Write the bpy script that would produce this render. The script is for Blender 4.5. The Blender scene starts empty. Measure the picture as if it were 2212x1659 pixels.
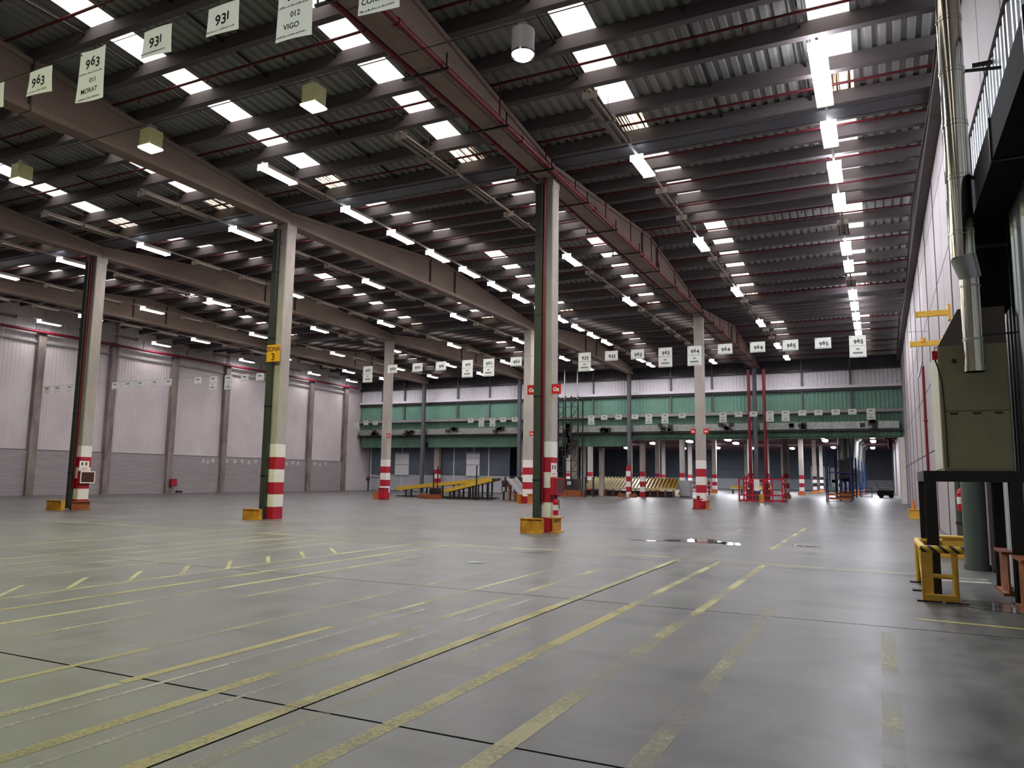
import bpy, math, random
from mathutils import Vector, Matrix, Euler
random.seed(7)
SC = bpy.context.scene
COL = SC.collection

# ------------------------------------------------------------------ camera, world, exposure
W_PX, F_PX = 2212.0, 1631.0
CAM_Z, YAW, PITCH, ROLL = 1.6, 0.4520, 0.1226, 0.0136
cam = bpy.data.cameras.new('camera'); cam_o = bpy.data.objects.new('camera', cam); COL.objects.link(cam_o)
cam.sensor_fit = 'HORIZONTAL'; cam.sensor_width = 36.0; cam.lens = 36.0 * F_PX / W_PX
cam.clip_start = 0.05; cam.clip_end = 600
c_, s_ = math.cos(YAW), math.sin(YAW)
fwd = Vector((-s_, c_, 0)); rgt = Vector((c_, s_, 0)); upv = Vector((0, 0, 1))
f2 = fwd * math.cos(PITCH) + upv * math.sin(PITCH); u2 = upv * math.cos(PITCH) - fwd * math.sin(PITCH)
r3 = rgt * math.cos(ROLL) + u2 * math.sin(ROLL); u3 = u2 * math.cos(ROLL) - rgt * math.sin(ROLL)
m = Matrix((r3, u3, -f2)).transposed().to_4x4(); m.translation = Vector((0, 0, CAM_Z))
cam_o.matrix_world = m
SC.camera = cam_o

SKY = 3.3            # overcast daylight above the skylights
BATTEN_W = 112.0      # power of a lit twin-tube batten
HIGHBAY_W = 330.0    # power of a high-bay lamp
FAR_W = 600.0        # battens of the hall behind
world = bpy.data.worlds.new('overcast_sky'); SC.world = world; world.use_nodes = True
bg = world.node_tree.nodes['Background']; bg.inputs[0].default_value = (0.93, 0.97, 1.0, 1); bg.inputs[1].default_value = SKY
SC.view_settings.view_transform = 'Standard'; SC.view_settings.look = 'None'
SC.view_settings.exposure = 0.1; SC.view_settings.gamma = 1.0; SC.view_settings.use_curve_mapping = False
SC.cycles.use_denoising = True
SC.cycles.max_bounces = 7; SC.cycles.diffuse_bounces = 4; SC.cycles.glossy_bounces = 3
SC.cycles.transmission_bounces = 4; SC.cycles.transparent_max_bounces = 8
SC.cycles.sample_clamp_indirect = 6.0; SC.cycles.caustics_reflective = False; SC.cycles.caustics_refractive = False

# ------------------------------------------------------------------ layout numbers (metres)
GX = [1.70, -9.02, -19.73, -30.45, -41.16]      # girder lines from the right wall leftwards
XL, XR = -49.5, 1.80                             # left and right walls
YV, T = 21.05, 22.01                             # first valley (column line) and span
YB = 65.08                                       # back wall line
ZG = 10.88                                       # girder soffit
VALLEYS = [YV - T, YV, YV + T, YV + 2 * T]
def gtop(y):                                     # top of the girder: ridge at midspan, valley at the columns
    u = ((y - YV) / T) % 1.0
    return 11.38 + 1.03 * (1 - abs(2 * u - 1))
PD = 0.37                                        # purlin depth

# ------------------------------------------------------------------ materials
def lin(c):
    return tuple((v / 12.92 if v <= 0.04045 else ((v + 0.055) / 1.055) ** 2.4) for v in c)
def hx(r, g, b): return lin((r / 255, g / 255, b / 255))
MATS = {}
def mat(name, col, rough=0.6, metal=0.0, var=0.12, scale=3.0, spec=0.4, stretch=(1, 1, 1), bump=0.0, col2=None, emit=0.0):
    m = bpy.data.materials.new(name); m.use_nodes = True; nt = m.node_tree; b = nt.nodes['Principled BSDF']
    b.inputs['Roughness'].default_value = rough; b.inputs['Metallic'].default_value = metal
    b.inputs['Specular IOR Level'].default_value = spec
    if var > 0 or col2:
        tc = nt.nodes.new('ShaderNodeTexCoord'); mp = nt.nodes.new('ShaderNodeMapping'); mp.inputs['Scale'].default_value = stretch
        nz = nt.nodes.new('ShaderNodeTexNoise'); nz.inputs['Scale'].default_value = scale; nz.inputs['Detail'].default_value = 5; nz.inputs['Roughness'].default_value = 0.6
        cr = nt.nodes.new('ShaderNodeValToRGB')
        c2 = col2 if col2 else tuple(v * (1 - var) for v in col)
        c1 = col if col2 else tuple(min(1, v * (1 + var)) for v in col)
        cr.color_ramp.elements[0].position = 0.32; cr.color_ramp.elements[1].position = 0.68
        cr.color_ramp.elements[0].color = (*c2, 1); cr.color_ramp.elements[1].color = (*c1, 1)
        nt.links.new(tc.outputs['Object'], mp.inputs['Vector']); nt.links.new(mp.outputs[0], nz.inputs['Vector'])
        nt.links.new(nz.outputs['Fac'], cr.inputs[0]); nt.links.new(cr.outputs[0], b.inputs['Base Color'])
        if bump:
            bp = nt.nodes.new('ShaderNodeBump'); bp.inputs['Strength'].default_value = bump; bp.inputs['Distance'].default_value = 0.02
            nt.links.new(nz.outputs['Fac'], bp.inputs['Height']); nt.links.new(bp.outputs[0], b.inputs['Normal'])
    else:
        b.inputs['Base Color'].default_value = (*col, 1)
    if emit:
        b.inputs['Emission Color'].default_value = (*col, 1); b.inputs['Emission Strength'].default_value = emit
    MATS[name] = m
    return m
def glow(name, col, strength):
    m = bpy.data.materials.new(name); m.use_nodes = True; nt = m.node_tree
    for n in list(nt.nodes):
        if n.type != 'OUTPUT_MATERIAL': nt.nodes.remove(n)
    e = nt.nodes.new('ShaderNodeEmission'); e.inputs[0].default_value = (*col, 1); e.inputs[1].default_value = strength
    nt.links.new(e.outputs[0], nt.nodes['Material Output'].inputs[0])
    m.cycles.emission_sampling = 'NONE'
    MATS[name] = m
    return m

mat('concrete', hx(166, 158, 150), 0.85, var=0.16, scale=2.2, stretch=(1, 1, 0.35), bump=0.15)
mat('pilaster_concrete', hx(148, 136, 130), 0.85, var=0.0, col2=hx(104, 92, 88), scale=1.6, stretch=(1, 1, 0.35))
mat('girder_concrete', hx(146, 128, 118), 0.85, var=0.14, scale=1.6, stretch=(1, 0.4, 1), bump=0.1)
mat('wall_beam', hx(96, 88, 88), 0.85, var=0.1)
mat('purlin_concrete', hx(98, 91, 93), 0.8, var=0.12, scale=2.0, stretch=(0.3, 1, 1))
mat('roof_sheet', hx(150, 150, 148), 0.6, var=0.10, scale=1.2)
mat('gutter_steel', hx(84, 84, 92), 0.55, var=0.1)
mat('white_paint', hx(226, 222, 214), 0.6, var=0.06, scale=6)
mat('red_paint', hx(168, 22, 44), 0.55, var=0.12, scale=5)
mat('red_pipe', hx(108, 17, 36), 0.4, var=0.1, scale=4)
mat('branch_red', hx(92, 24, 34), 0.5, var=0.1)
mat('dark_red', hx(112, 20, 34), 0.5, var=0.1)
mat('green_black', hx(52, 58, 50), 0.55, var=0.2, scale=4, stretch=(1, 1, 0.3))
mat('yellow_steel', hx(214, 158, 40), 0.5, var=0.0, col2=hx(164, 104, 30), scale=4.0)
mat('yellow_tube', hx(222, 176, 70), 0.45, var=0.12, scale=9)
mat('rust_steel', hx(162, 92, 44), 0.7, var=0.0, col2=hx(104, 52, 28), scale=5.0)
mat('orange_steel', hx(196, 112, 52), 0.6, var=0.15)
mat('black_steel', hx(34, 32, 32), 0.45, var=0.15)
mat('black_duct', hx(20, 20, 22), 0.85, var=0.12, scale=2, spec=0.1)
mat('dark_steel', hx(92, 92, 96), 0.5, var=0.12)
mat('grey_steel', hx(136, 134, 134), 0.5, var=0.1)
mat('blue_steel', hx(40, 66, 112), 0.5, var=0.15)
mat('galv', hx(170, 172, 172), 0.35, metal=0.8, var=0.1, scale=8)
mat('bright_duct', hx(206, 202, 190), 0.14, metal=1.0, var=0.05, scale=3)
mat('housing', hx(168, 156, 148), 0.5, var=0.05)
mat('reflector_unlit', hx(150, 140, 134), 0.5, var=0.04)  # darker copy for unlit lamps, their lack of light put into the colour
mat('reflector', hx(236, 234, 230), 0.4, var=0.02)
mat('wall_white', hx(206, 198, 198), 0.6, var=0.0, col2=hx(190, 180, 180), scale=0.8, stretch=(1, 0.6, 0.5))
mat('wall_panel', hx(162, 154, 155), 0.7, var=0.07, scale=0.8)
mat('cladding', hx(186, 190, 200), 0.42, metal=0.3, var=0.08, scale=1.2)
mat('block_wall', hx(150, 142, 144), 0.85, var=0.16, scale=3.0, stretch=(1, 0.25, 5))
mat('green_sheet', hx(112, 156, 140), 0.5, var=0.0, col2=hx(98, 138, 118), scale=0.35)
mat('dark_green', hx(88, 124, 104), 0.55, var=0.0, col2=hx(66, 96, 78), scale=0.4)
mat('white_sheet', hx(218, 216, 222), 0.5, var=0.06)
mat('bulkhead_dark', hx(62, 60, 64), 0.6, var=0.1)
mat('grey_blue', hx(98, 106, 118), 0.6, var=0.1, scale=1.0)
mat('grey_light', hx(176, 178, 184), 0.6, var=0.06)
mat('door_white', hx(224, 226, 230), 0.5, var=0.03)
mat('foil', hx(150, 154, 150), 0.4, metal=0.5, var=0.25, scale=5)
mat('ink', hx(30, 36, 34), 0.7, var=0)
mat('ink_grey', hx(120, 128, 124), 0.7, var=0)
mat('sign_yellow', hx(226, 172, 30), 0.5, var=0.06)
mat('sign_red', hx(196, 26, 34), 0.45, var=0.04)
mat('extinguisher_red', hx(190, 24, 40), 0.3, var=0.04)
mat('cabinet_olive', hx(146, 142, 112), 0.5, var=0.12, scale=1.6)
mat('cabinet_lit_side', hx(190, 184, 170), 0.55, var=0.08)  # paler copy for the lit left side, light put into the colour
mat('hopper_brown', hx(62, 52, 48), 0.5, var=0.1)
mat('pipe_green', hx(86, 94, 90), 0.5, var=0.15, stretch=(1, 1, 0.2))
mat('pipe_dark', hx(58, 64, 62), 0.5, var=0.15)
mat('joint_brown', hx(92, 78, 76), 0.7, var=0.1)
mat('rubber', hx(22, 22, 24), 0.6, var=0)
mat('conveyor_yellow', hx(206, 168, 58), 0.5, var=0.12)
mat('chute_cream', hx(214, 200, 150), 0.5, var=0.12)
mat('belt_grey', hx(120, 116, 112), 0.7, var=0.1)
mat('far_ceiling', hx(96, 72, 82), 0.8, var=0.1)
mat('far_beam', hx(120, 92, 98), 0.8, var=0.1)
mat('machine_dark', hx(50, 44, 42), 0.6, var=0.35, scale=4)
mat('cable', hx(60, 58, 58), 0.6, var=0)
mat('glass_dark', hx(70, 44, 42), 0.15, var=0.05)
mat('crate_white', hx(214, 216, 218), 0.5, var=0.05)
mat('sub_base', hx(40, 40, 38), 0.9, var=0.1)
glow('cap_glow', (0.90, 0.94, 1.0), 9.0)
glow('tube_hot', (0.92, 0.94, 1.0), 14.0)
glow('lens_green', (0.93, 1.0, 0.62), 5.0)
glow('lens_white', (0.86, 0.93, 1.0), 8.0)
mat('lamp_box_green', hx(206, 206, 150), 0.35, var=0.05)
mat('lamp_box_white', hx(206, 204, 206), 0.35, var=0.05)

def skylight_material(name, dirty):
    m = bpy.data.materials.new(name); m.use_nodes = True; nt = m.node_tree
    for n in list(nt.nodes):
        if n.type != 'OUTPUT_MATERIAL': nt.nodes.remove(n)
    tr = nt.nodes.new('ShaderNodeBsdfTranslucent'); df = nt.nodes.new('ShaderNodeBsdfDiffuse'); mx = nt.nodes.new('ShaderNodeMixShader')
    df.inputs[0].default_value = (0.5, 0.36, 0.27, 1)
    tr.inputs[0].default_value = (0.9, 0.80, 0.72, 1)
    mx.inputs[0].default_value = 0.06
    if dirty:
        tc = nt.nodes.new('ShaderNodeTexCoord'); mp = nt.nodes.new('ShaderNodeMapping'); mp.inputs['Scale'].default_value = (14, 0.25, 0.25)
        nz = nt.nodes.new('ShaderNodeTexNoise'); nz.inputs['Scale'].default_value = 1.3; nz.inputs['Detail'].default_value = 4
        cr = nt.nodes.new('ShaderNodeValToRGB'); cr.color_ramp.elements[0].position = 0.42; cr.color_ramp.elements[1].position = 0.56
        nt.links.new(tc.outputs['Object'], mp.inputs[0]); nt.links.new(mp.outputs[0], nz.inputs[0]); nt.links.new(nz.outputs['Fac'], cr.inputs[0])
        nt.links.new(cr.outputs[0], mx.inputs[0])
        df.inputs[0].default_value = (0.16, 0.07, 0.04, 1); tr.inputs[0].default_value = (0.8, 0.66, 0.5, 1)
    nt.links.new(tr.outputs[0], mx.inputs[1]); nt.links.new(df.outputs[0], mx.inputs[2])
    nt.links.new(mx.outputs[0], nt.nodes['Material Output'].inputs[0])
    MATS[name] = m
skylight_material('skylight_clear', False); skylight_material('skylight_dirty', True)

def floor_material():
    m = bpy.data.materials.new('floor_concrete'); m.use_nodes = True; nt = m.node_tree; b = nt.nodes['Principled BSDF']; L = nt.links.new
    tc = nt.nodes.new('ShaderNodeTexCoord')
    def noise(scale, detail, stretch=(1, 1, 1)):
        mp = nt.nodes.new('ShaderNodeMapping'); mp.inputs['Scale'].default_value = stretch
        n = nt.nodes.new('ShaderNodeTexNoise'); n.inputs['Scale'].default_value = scale; n.inputs['Detail'].default_value = detail; n.inputs['Roughness'].default_value = 0.62
        L(tc.outputs['Object'], mp.inputs[0]); L(mp.outputs[0], n.inputs[0]); return n
    n1 = noise(0.35, 4); n2 = noise(2.6, 6, (1.0, 0.45, 1)); n3 = noise(0.9, 5, (0.5, 1.6, 1))
    r1 = nt.nodes.new('ShaderNodeValToRGB'); r1.color_ramp.elements[0].position = 0.35; r1.color_ramp.elements[1].position = 0.7
    r1.color_ramp.elements[0].color = (*hx(90, 91, 88), 1); r1.color_ramp.elements[1].color = (*hx(118, 114, 113), 1)
    r2 = nt.nodes.new('ShaderNodeValToRGB'); r2.color_ramp.elements[0].position = 0.3; r2.color_ramp.elements[1].position = 0.62
    r2.color_ramp.elements[0].color = (0.50, 0.50, 0.50, 1); r2.color_ramp.elements[1].color = (1, 1, 1, 1)
    mx = nt.nodes.new('ShaderNodeMixRGB'); mx.blend_type = 'MULTIPLY'; mx.inputs[0].default_value = 0.95
    L(n1.outputs['Fac'], r1.inputs[0]); L(n2.outputs['Fac'], r2.inputs[0]); L(r1.outputs[0], mx.inputs[1]); L(r2.outputs[0], mx.inputs[2])
    r3_ = nt.nodes.new('ShaderNodeValToRGB'); r3_.color_ramp.elements[0].position = 0.52; r3_.color_ramp.elements[1].position = 0.74
    r3_.color_ramp.elements[0].color = (1, 1, 1, 1); r3_.color_ramp.elements[1].color = (0.60, 0.60, 0.59, 1)
    mx2 = nt.nodes.new('ShaderNodeMixRGB'); mx2.blend_type = 'MULTIPLY'; mx2.inputs[0].default_value = 1
    L(n3.outputs['Fac'], r3_.inputs[0]); L(mx.outputs[0], mx2.inputs[1]); L(r3_.outputs[0], mx2.inputs[2])
    L(mx2.outputs[0], b.inputs['Base Color'])
    rr = nt.nodes.new('ShaderNodeMapRange'); rr.inputs['To Min'].default_value = 0.26; rr.inputs['To Max'].default_value = 0.50
    L(n2.outputs['Fac'], rr.inputs['Value']); L(rr.outputs[0], b.inputs['Roughness'])
    b.inputs['Specular IOR Level'].default_value = 0.30
    bp = nt.nodes.new('ShaderNodeBump'); bp.inputs['Strength'].default_value = 0.12; bp.inputs['Distance'].default_value = 0.01
    L(n2.outputs['Fac'], bp.inputs['Height']); L(bp.outputs[0], b.inputs['Normal'])
    MATS['floor_concrete'] = m
floor_material()

def paint_material(name, col, keep):
    """worn floor paint: keep = share of the line that is still there"""
    m = bpy.data.materials.new(name); m.use_nodes = True; nt = m.node_tree; b = nt.nodes['Principled BSDF']; L = nt.links.new
    b.inputs['Base Color'].default_value = (*col, 1); b.inputs['Roughness'].default_value = 0.5
    tr = nt.nodes.new('ShaderNodeBsdfTransparent'); mx = nt.nodes.new('ShaderNodeMixShader')
    tc = nt.nodes.new('ShaderNodeTexCoord'); n = nt.nodes.new('ShaderNodeTexNoise'); n.inputs['Scale'].default_value = 0.8; n.inputs['Detail'].default_value = 4
    n2 = nt.nodes.new('ShaderNodeTexNoise'); n2.inputs['Scale'].default_value = 26; n2.inputs['Detail'].default_value = 5; n2.inputs['Roughness'].default_value = 0.7
    ad = nt.nodes.new('ShaderNodeMath'); ad.operation = 'MULTIPLY_ADD'; ad.inputs[1].default_value = 0.55
    mr = nt.nodes.new('ShaderNodeMapRange'); t = 0.775 - 0.26 * (keep - 0.5)
    mr.inputs['From Min'].default_value = t - 0.10; mr.inputs['From Max'].default_value = t + 0.16
    mr.inputs['To Max'].default_value = 0.78
    L(tc.outputs['Object'], n.inputs[0]); L(tc.outputs['Object'], n2.inputs[0])
    L(n2.outputs['Fac'], ad.inputs[0]); L(n.outputs['Fac'], ad.inputs[2]); L(ad.outputs[0], mr.inputs['Value'])
    L(mr.outputs[0], mx.inputs[0]); L(tr.outputs[0], mx.inputs[1]); L(b.outputs[0], mx.inputs[2])
    L(mx.outputs[0], nt.nodes['Material Output'].inputs[0])
    MATS[name] = m
paint_material('paint_strong', hx(184, 170, 98), 1.05)
paint_material('paint_mid', hx(188, 178, 128), 0.8)
paint_material('paint_worn', hx(188, 178, 122), 0.68)
paint_material('paint_faint', hx(180, 174, 136), 0.55)
paint_material('paint_white', hx(190, 188, 172), 0.7)

def paper_material():
    m = bpy.data.materials.new('paper'); m.use_nodes = True; nt = m.node_tree; b = nt.nodes['Principled BSDF']
    b.inputs['Base Color'].default_value = (*hx(236, 240, 232), 1); b.inputs['Roughness'].default_value = .5
    t = nt.nodes.new('ShaderNodeBsdfTranslucent'); t.inputs[0].default_value = (*hx(238, 242, 232), 1)
    mx = nt.nodes.new('ShaderNodeMixShader'); mx.inputs[0].default_value = .42
    nt.links.new(b.outputs[0], mx.inputs[1]); nt.links.new(t.outputs[0], mx.inputs[2]); nt.links.new(mx.outputs[0], nt.nodes['Material Output'].inputs[0])
    MATS['paper'] = m
paper_material()
def hazard_material():
    m = bpy.data.materials.new('hazard_stripes'); m.use_nodes = True; nt = m.node_tree; b = nt.nodes['Principled BSDF']; L = nt.links.new
    tc = nt.nodes.new('ShaderNodeTexCoord'); mp = nt.nodes.new('ShaderNodeMapping'); mp.inputs['Rotation'].default_value = (0, math.radians(45), 0)
    w = nt.nodes.new('ShaderNodeTexWave'); w.inputs['Scale'].default_value = 3.4; w.bands_direction = 'X'
    cr = nt.nodes.new('ShaderNodeValToRGB'); cr.color_ramp.interpolation = 'CONSTANT'
    cr.color_ramp.elements[0].color = (*hx(40, 34, 26), 1); cr.color_ramp.elements[1].color = (*hx(216, 172, 64), 1); cr.color_ramp.elements[1].position = 0.35
    L(tc.outputs['Object'], mp.inputs[0]); L(mp.outputs[0], w.inputs[0]); L(w.outputs['Fac'], cr.inputs[0]); L(cr.outputs[0], b.inputs['Base Color'])
    b.inputs['Roughness'].default_value = 0.5
    MATS['hazard_stripes'] = m
hazard_material()
def water_material():
    m = bpy.data.materials.new('puddle_water'); m.use_nodes = True; b = m.node_tree.nodes['Principled BSDF']
    b.inputs['Base Color'].default_value = (*hx(104, 102, 102), 1); b.inputs['Roughness'].default_value = 0.06; b.inputs['Specular IOR Level'].default_value = 0.6
    MATS['puddle_water'] = m
water_material()

# ------------------------------------------------------------------ helpers
class MB:
    def __init__(s): s.v = []; s.f = []
    def poly(s, pts): n = len(s.v); s.v += [tuple(p) for p in pts]; s.f.append(tuple(range(n, n + len(pts)))); return s
    def box(s, x0, x1, y0, y1, z0, z1):
        n = len(s.v)
        s.v += [(x0, y0, z0), (x1, y0, z0), (x1, y1, z0), (x0, y1, z0), (x0, y0, z1), (x1, y0, z1), (x1, y1, z1), (x0, y1, z1)]
        for q in ((0, 3, 2, 1), (4, 5, 6, 7), (0, 1, 5, 4), (1, 2, 6, 5), (2, 3, 7, 6), (3, 0, 4, 7)): s.f.append(tuple(n + i for i in q))
        return s
    def bar(s, p, q, w, h=None, up=(0, 0, 1)):
        p, q = Vector(p), Vector(q); d = (q - p).normalized(); h = h or w
        u = Vector(up)
        if abs(d.dot(u)) > 0.95: u = Vector((0, 1, 0))
        a = d.cross(u).normalized() * (w / 2); b = a.cross(d).normalized() * (h / 2); n = len(s.v)
        for o in (p, q):
            for sa, sb in ((-1, -1), (1, -1), (1, 1), (-1, 1)): s.v.append(tuple(o + a * sa + b * sb))
        for f in ((0, 1, 2, 3), (7, 6, 5, 4), (0, 4, 5, 1), (1, 5, 6, 2), (2, 6, 7, 3), (3, 7, 4, 0)): s.f.append(tuple(n + i for i in f))
        return s
    def cyl(s, p, q, r, k=10, r2=None, caps=True):
        p, q = Vector(p), Vector(q); d = (q - p).normalized(); r2 = r if r2 is None else r2
        u = Vector((0, 0, 1)) if abs(d.z) < 0.9 else Vector((1, 0, 0))
        a = d.cross(u).normalized(); b = d.cross(a).normalized(); n = len(s.v)
        for o, rr in ((p, r), (q, r2)):
            for i in range(k):
                t = 2 * math.pi * i / k; s.v.append(tuple(o + a * math.cos(t) * rr + b * math.sin(t) * rr))
        for i in range(k): j = (i + 1) % k; s.f.append((n + i, n + k + i, n + k + j, n + j))
        if caps: s.f.append(tuple(n + i for i in range(k))); s.f.append(tuple(n + k + i for i in reversed(range(k))))
        return s
    def tube(s, pts, r, k=8):
        for a, b in zip(pts[:-1], pts[1:]): s.cyl(a, b, r, k)
        return s
    def prism(s, pts, axis, a0, a1):
        """extrude a closed 2-D outline along x, y or z"""
        def P(u, v, w): return {'x': (w, u, v), 'y': (u, w, v), 'z': (u, v, w)}[axis]
        k = len(pts); n = len(s.v)
        for w in (a0, a1):
            for (u, v) in pts: s.v.append(P(u, v, w))
        for i in range(k): j = (i + 1) % k; s.f.append((n + i, n + j, n + k + j, n + k + i))
        s.f.append(tuple(n + i for i in reversed(range(k)))); s.f.append(tuple(n + k + i for i in range(k)))
        return s
    def mesh(s, name, smooth=False):
        me = bpy.data.meshes.new(name); me.from_pydata(s.v, [], s.f); me.update()
        import bmesh
        bm = bmesh.new(); bm.from_mesh(me); bmesh.ops.recalc_face_normals(bm, faces=bm.faces); bm.to_mesh(me); bm.free()
        if smooth:
            for p in me.polygons: p.use_smooth = True
            try: me.set_sharp_from_angle(angle=math.radians(40))
            except Exception: pass
        return me
    def build(s, name, material, parent=None, smooth=False, loc=None):
        return put(s.mesh(name, smooth), name, material, parent, loc)
def put(me, name, material, parent=None, loc=None):
    if material and not me.materials: me.materials.append(MATS[material])
    o = bpy.data.objects.new(name, me); COL.objects.link(o)
    if parent: o.parent = parent
    if loc: o.location = loc
    return o
def tag(o, label=None, cat=None, group=None, kind=None):
    if label: o['label'] = label
    if cat: o['category'] = cat
    if group: o['group'] = group
    if kind: o['kind'] = kind
    return o
def empty(name, loc=(0, 0, 0), rz=0.0):
    o = bpy.data.objects.new(name, None); COL.objects.link(o); o.location = loc; o.rotation_euler = (0, 0, rz); o.empty_display_size = 0.2
    return o
def thing(name, label, cat, loc=(0, 0, 0), rz=0.0, group=None): return tag(empty(name, loc, rz), label, cat, group)
def struct(name, mb=None, material=None, label=None):
    o = mb.build(name, material) if mb else empty(name)
    return tag(o, label, kind='structure')
def copy_tree(o, parent=None):
    c = o.copy(); COL.objects.link(c)
    if parent: c.parent = parent
    for ch in list(o.children): copy_tree(ch, c)
    return c
TXT = {}
def text_mesh(body, size, oldstyle=False):
    """flat lettering in the xz plane facing -y, centred on x, baseline z = 0"""
    key = (body, size, oldstyle)
    if key in TXT: return TXT[key]
    vs, fs = [], []; x = 0.0
    for ch in (body if oldstyle else [body]):
        cu = bpy.data.curves.new('lettering', 'FONT'); cu.body = ch; cu.size = size; cu.resolution_u = 3; cu.offset = size * 0.022
        o = bpy.data.objects.new('lettering', cu); COL.objects.link(o)
        bpy.context.view_layer.update()
        me = bpy.data.meshes.new_from_object(o); bpy.data.objects.remove(o)
        dz = 0.0
        if oldstyle and ch in '3459': dz = -size * 0.2
        xs = [v.co.x for v in me.vertices] or [0, size * 0.3]; n = len(vs); x0 = min(xs)
        for v in me.vertices: vs.append((v.co.x - (x0 if oldstyle else 0) + x, 0.0, v.co.y * (.8 if oldstyle and ch in '012' else 1) + dz))
        for p in me.polygons: fs.append(tuple(n + i for i in p.vertices))
        x += (max(xs) - x0) + size * 0.08
        bpy.data.meshes.remove(me)
    xs = [v[0] for v in vs]; cx = (min(xs) + max(xs)) / 2
    me = bpy.data.meshes.new('lettering'); me.from_pydata([(v[0] - cx, v[1], v[2]) for v in vs], [], fs); me.update()
    TXT[key] = me
    return me
def ordinal(n): return ['first', 'second', 'third', 'fourth', 'fifth', 'sixth', 'seventh', 'eighth', 'ninth', 'tenth', 'eleventh', 'twelfth', 'thirteenth', 'fourteenth', 'fifteenth', 'sixteenth', 'seventeenth', 'eighteenth', 'nineteenth', 'twentieth'][n] if n < 20 else str(n + 1) + 'th'

# ================================================================== SETTING
# ---- floor: slabs with open joints over a dark base
floor = struct('floor', MB().box(XL - 3, XR + 6, -10, 152, -0.30, -0.03), 'sub_base', 'grey concrete hall floor with worn yellow lines')
xc = [XL - 3, -3.66, XR + 6]; yc = [-10, 4.27, 9.65, 15.03, 152]
for i in range(2):
    for j in range(4):
        g = 0.013
        if j == 3:
            if i == 0: MB().box(xc[0], xc[2], yc[3] + g, yc[4] - g, -0.029, 0).build('floor_slab', 'floor_concrete', floor)
            continue
        MB().box(xc[i] + (g if i else 0), xc[i + 1] - (g if i == 0 else 0), yc[j] + g, yc[j + 1] - g, -0.029, 0).build('floor_slab', 'floor_concrete', floor)
MB().box(XL - 22.5, XL - 3.01, YB - .5, 152, -.029, 0).build('floor_slab', 'floor_concrete', floor)
def line_y(x, y0, y1, w, m, dx=0.0): MB().poly([(x - w / 2, y0, 0.002), (x + w / 2, y0, 0.002), (x + w / 2 + dx, y1, 0.002), (x - w / 2 + dx, y1, 0.002)]).build('painted_line', m, floor)
def line_x(y, x0, x1, w, m, dy=0.0): MB().poly([(x0, y - w / 2, 0.003), (x1, y - w / 2 + dy, 0.003), (x1, y + w / 2 + dy, 0.003), (x0, y + w / 2, 0.003)]).build('painted_line', m, floor)
for x, y0, y1, w, m_ in [(-9.97, 3.5, 15.6, .10, 'paint_mid'), (-9.18, 3.0, 15.6, .10, 'paint_strong'), (-8.37, 2.5, 13.0, .10, 'paint_mid'), (-7.55, 2.5, 9.5, .09, 'paint_faint'),
        (-6.08, 2.2, 5.0, .08, 'paint_strong'), (-6.10, 5.1, 12.5, .08, 'paint_faint'), (-5.27, 2.2, 4.1, .09, 'paint_mid'), (-5.29, 4.12, 6.6, .10, 'paint_strong'), (-5.28, 6.7, 13.5, .08, 'paint_mid'),
        (-5.02, 2.4, 8.0, .05, 'paint_white'), (-4.48, 1.5, 7.0, .12, 'paint_strong'), (-4.54, 7.0, 13.0, .10, 'paint_mid'), (-4.22, 1.5, 9.5, .045, 'paint_white'),
        (-3.73, 1.5, 9.0, .13, 'paint_strong'), (-3.73, 9.0, 15.6, .11, 'paint_mid'), (-3.45, 2.8, 7.6, .10, 'paint_faint'), (-2.91, 1.5, 9.5, .13, 'paint_strong'), (-2.91, 9.5, 15.5, .11, 'paint_mid'),
        (-2.09, 2.0, 9.0, .14, 'paint_worn'), (-2.06, 9.0, 15.3, .11, 'paint_worn'), (-1.28, 2.5, 10.0, .13, 'paint_faint'), (0.01, 2.5, 9.3, .13, 'paint_faint'),
        (-2.36, 18.7, 28.0, .10, 'paint_mid'), (-4.1, 20.5, 26.0, .10, 'paint_faint'),
        (-11.7, 5, 16, .09, 'paint_faint'), (-12.6, 5, 16, .09, 'paint_faint'), (-13.5, 5, 16, .09, 'paint_mid'), (-14.4, 6, 16, .09, 'paint_faint'), (-15.6, 6, 16, .08, 'paint_faint'), (-16.8, 6, 17, .08, 'paint_mid')]:
    line_y(x, y0, y1, w, m_)
line_x(15.75, -24.0, -3.6, .11, 'paint_mid', 0.0); line_x(15.72, -3.6, 0.5, .11, 'paint_mid', -0.42)
line_x(10.36, 0.3, 1.7, .10, 'paint_strong', -0.12)
line_x(18.2, -20, -10, .10, 'paint_faint', 0.3); line_x(22.5, -26, -13, .10, 'paint_faint', 0.3)
line_x(15.1, 0.75, 1.55, .28, 'paint_white'); line_x(14.65, 0.75, 1.55, .2, 'paint_white')
for k in range(8):
    y = 5.9 + 0.95 * k
    MB().poly([(-10.02, y - .05, .003), (-10.9, y + .86, .003), (-10.9, y + .96, .003), (-10.02, y + .05, .003)]).build('painted_tick', 'paint_mid', floor)
def blob(cx, cy, rx, ry, seed, n=26, z=0.004):
    random.seed(seed); ph = [random.uniform(0, 6.28) for _ in range(4)]; pts = []
    for i in range(n):
        t = 2 * math.pi * i / n; r = 1 + .25 * math.sin(2 * t + ph[0]) + .2 * math.sin(3 * t + ph[1]) + .12 * math.sin(5 * t + ph[2])
        pts.append((cx + rx * r * math.cos(t), cy + ry * r * math.sin(t), z))
    return MB().poly(pts)
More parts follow.
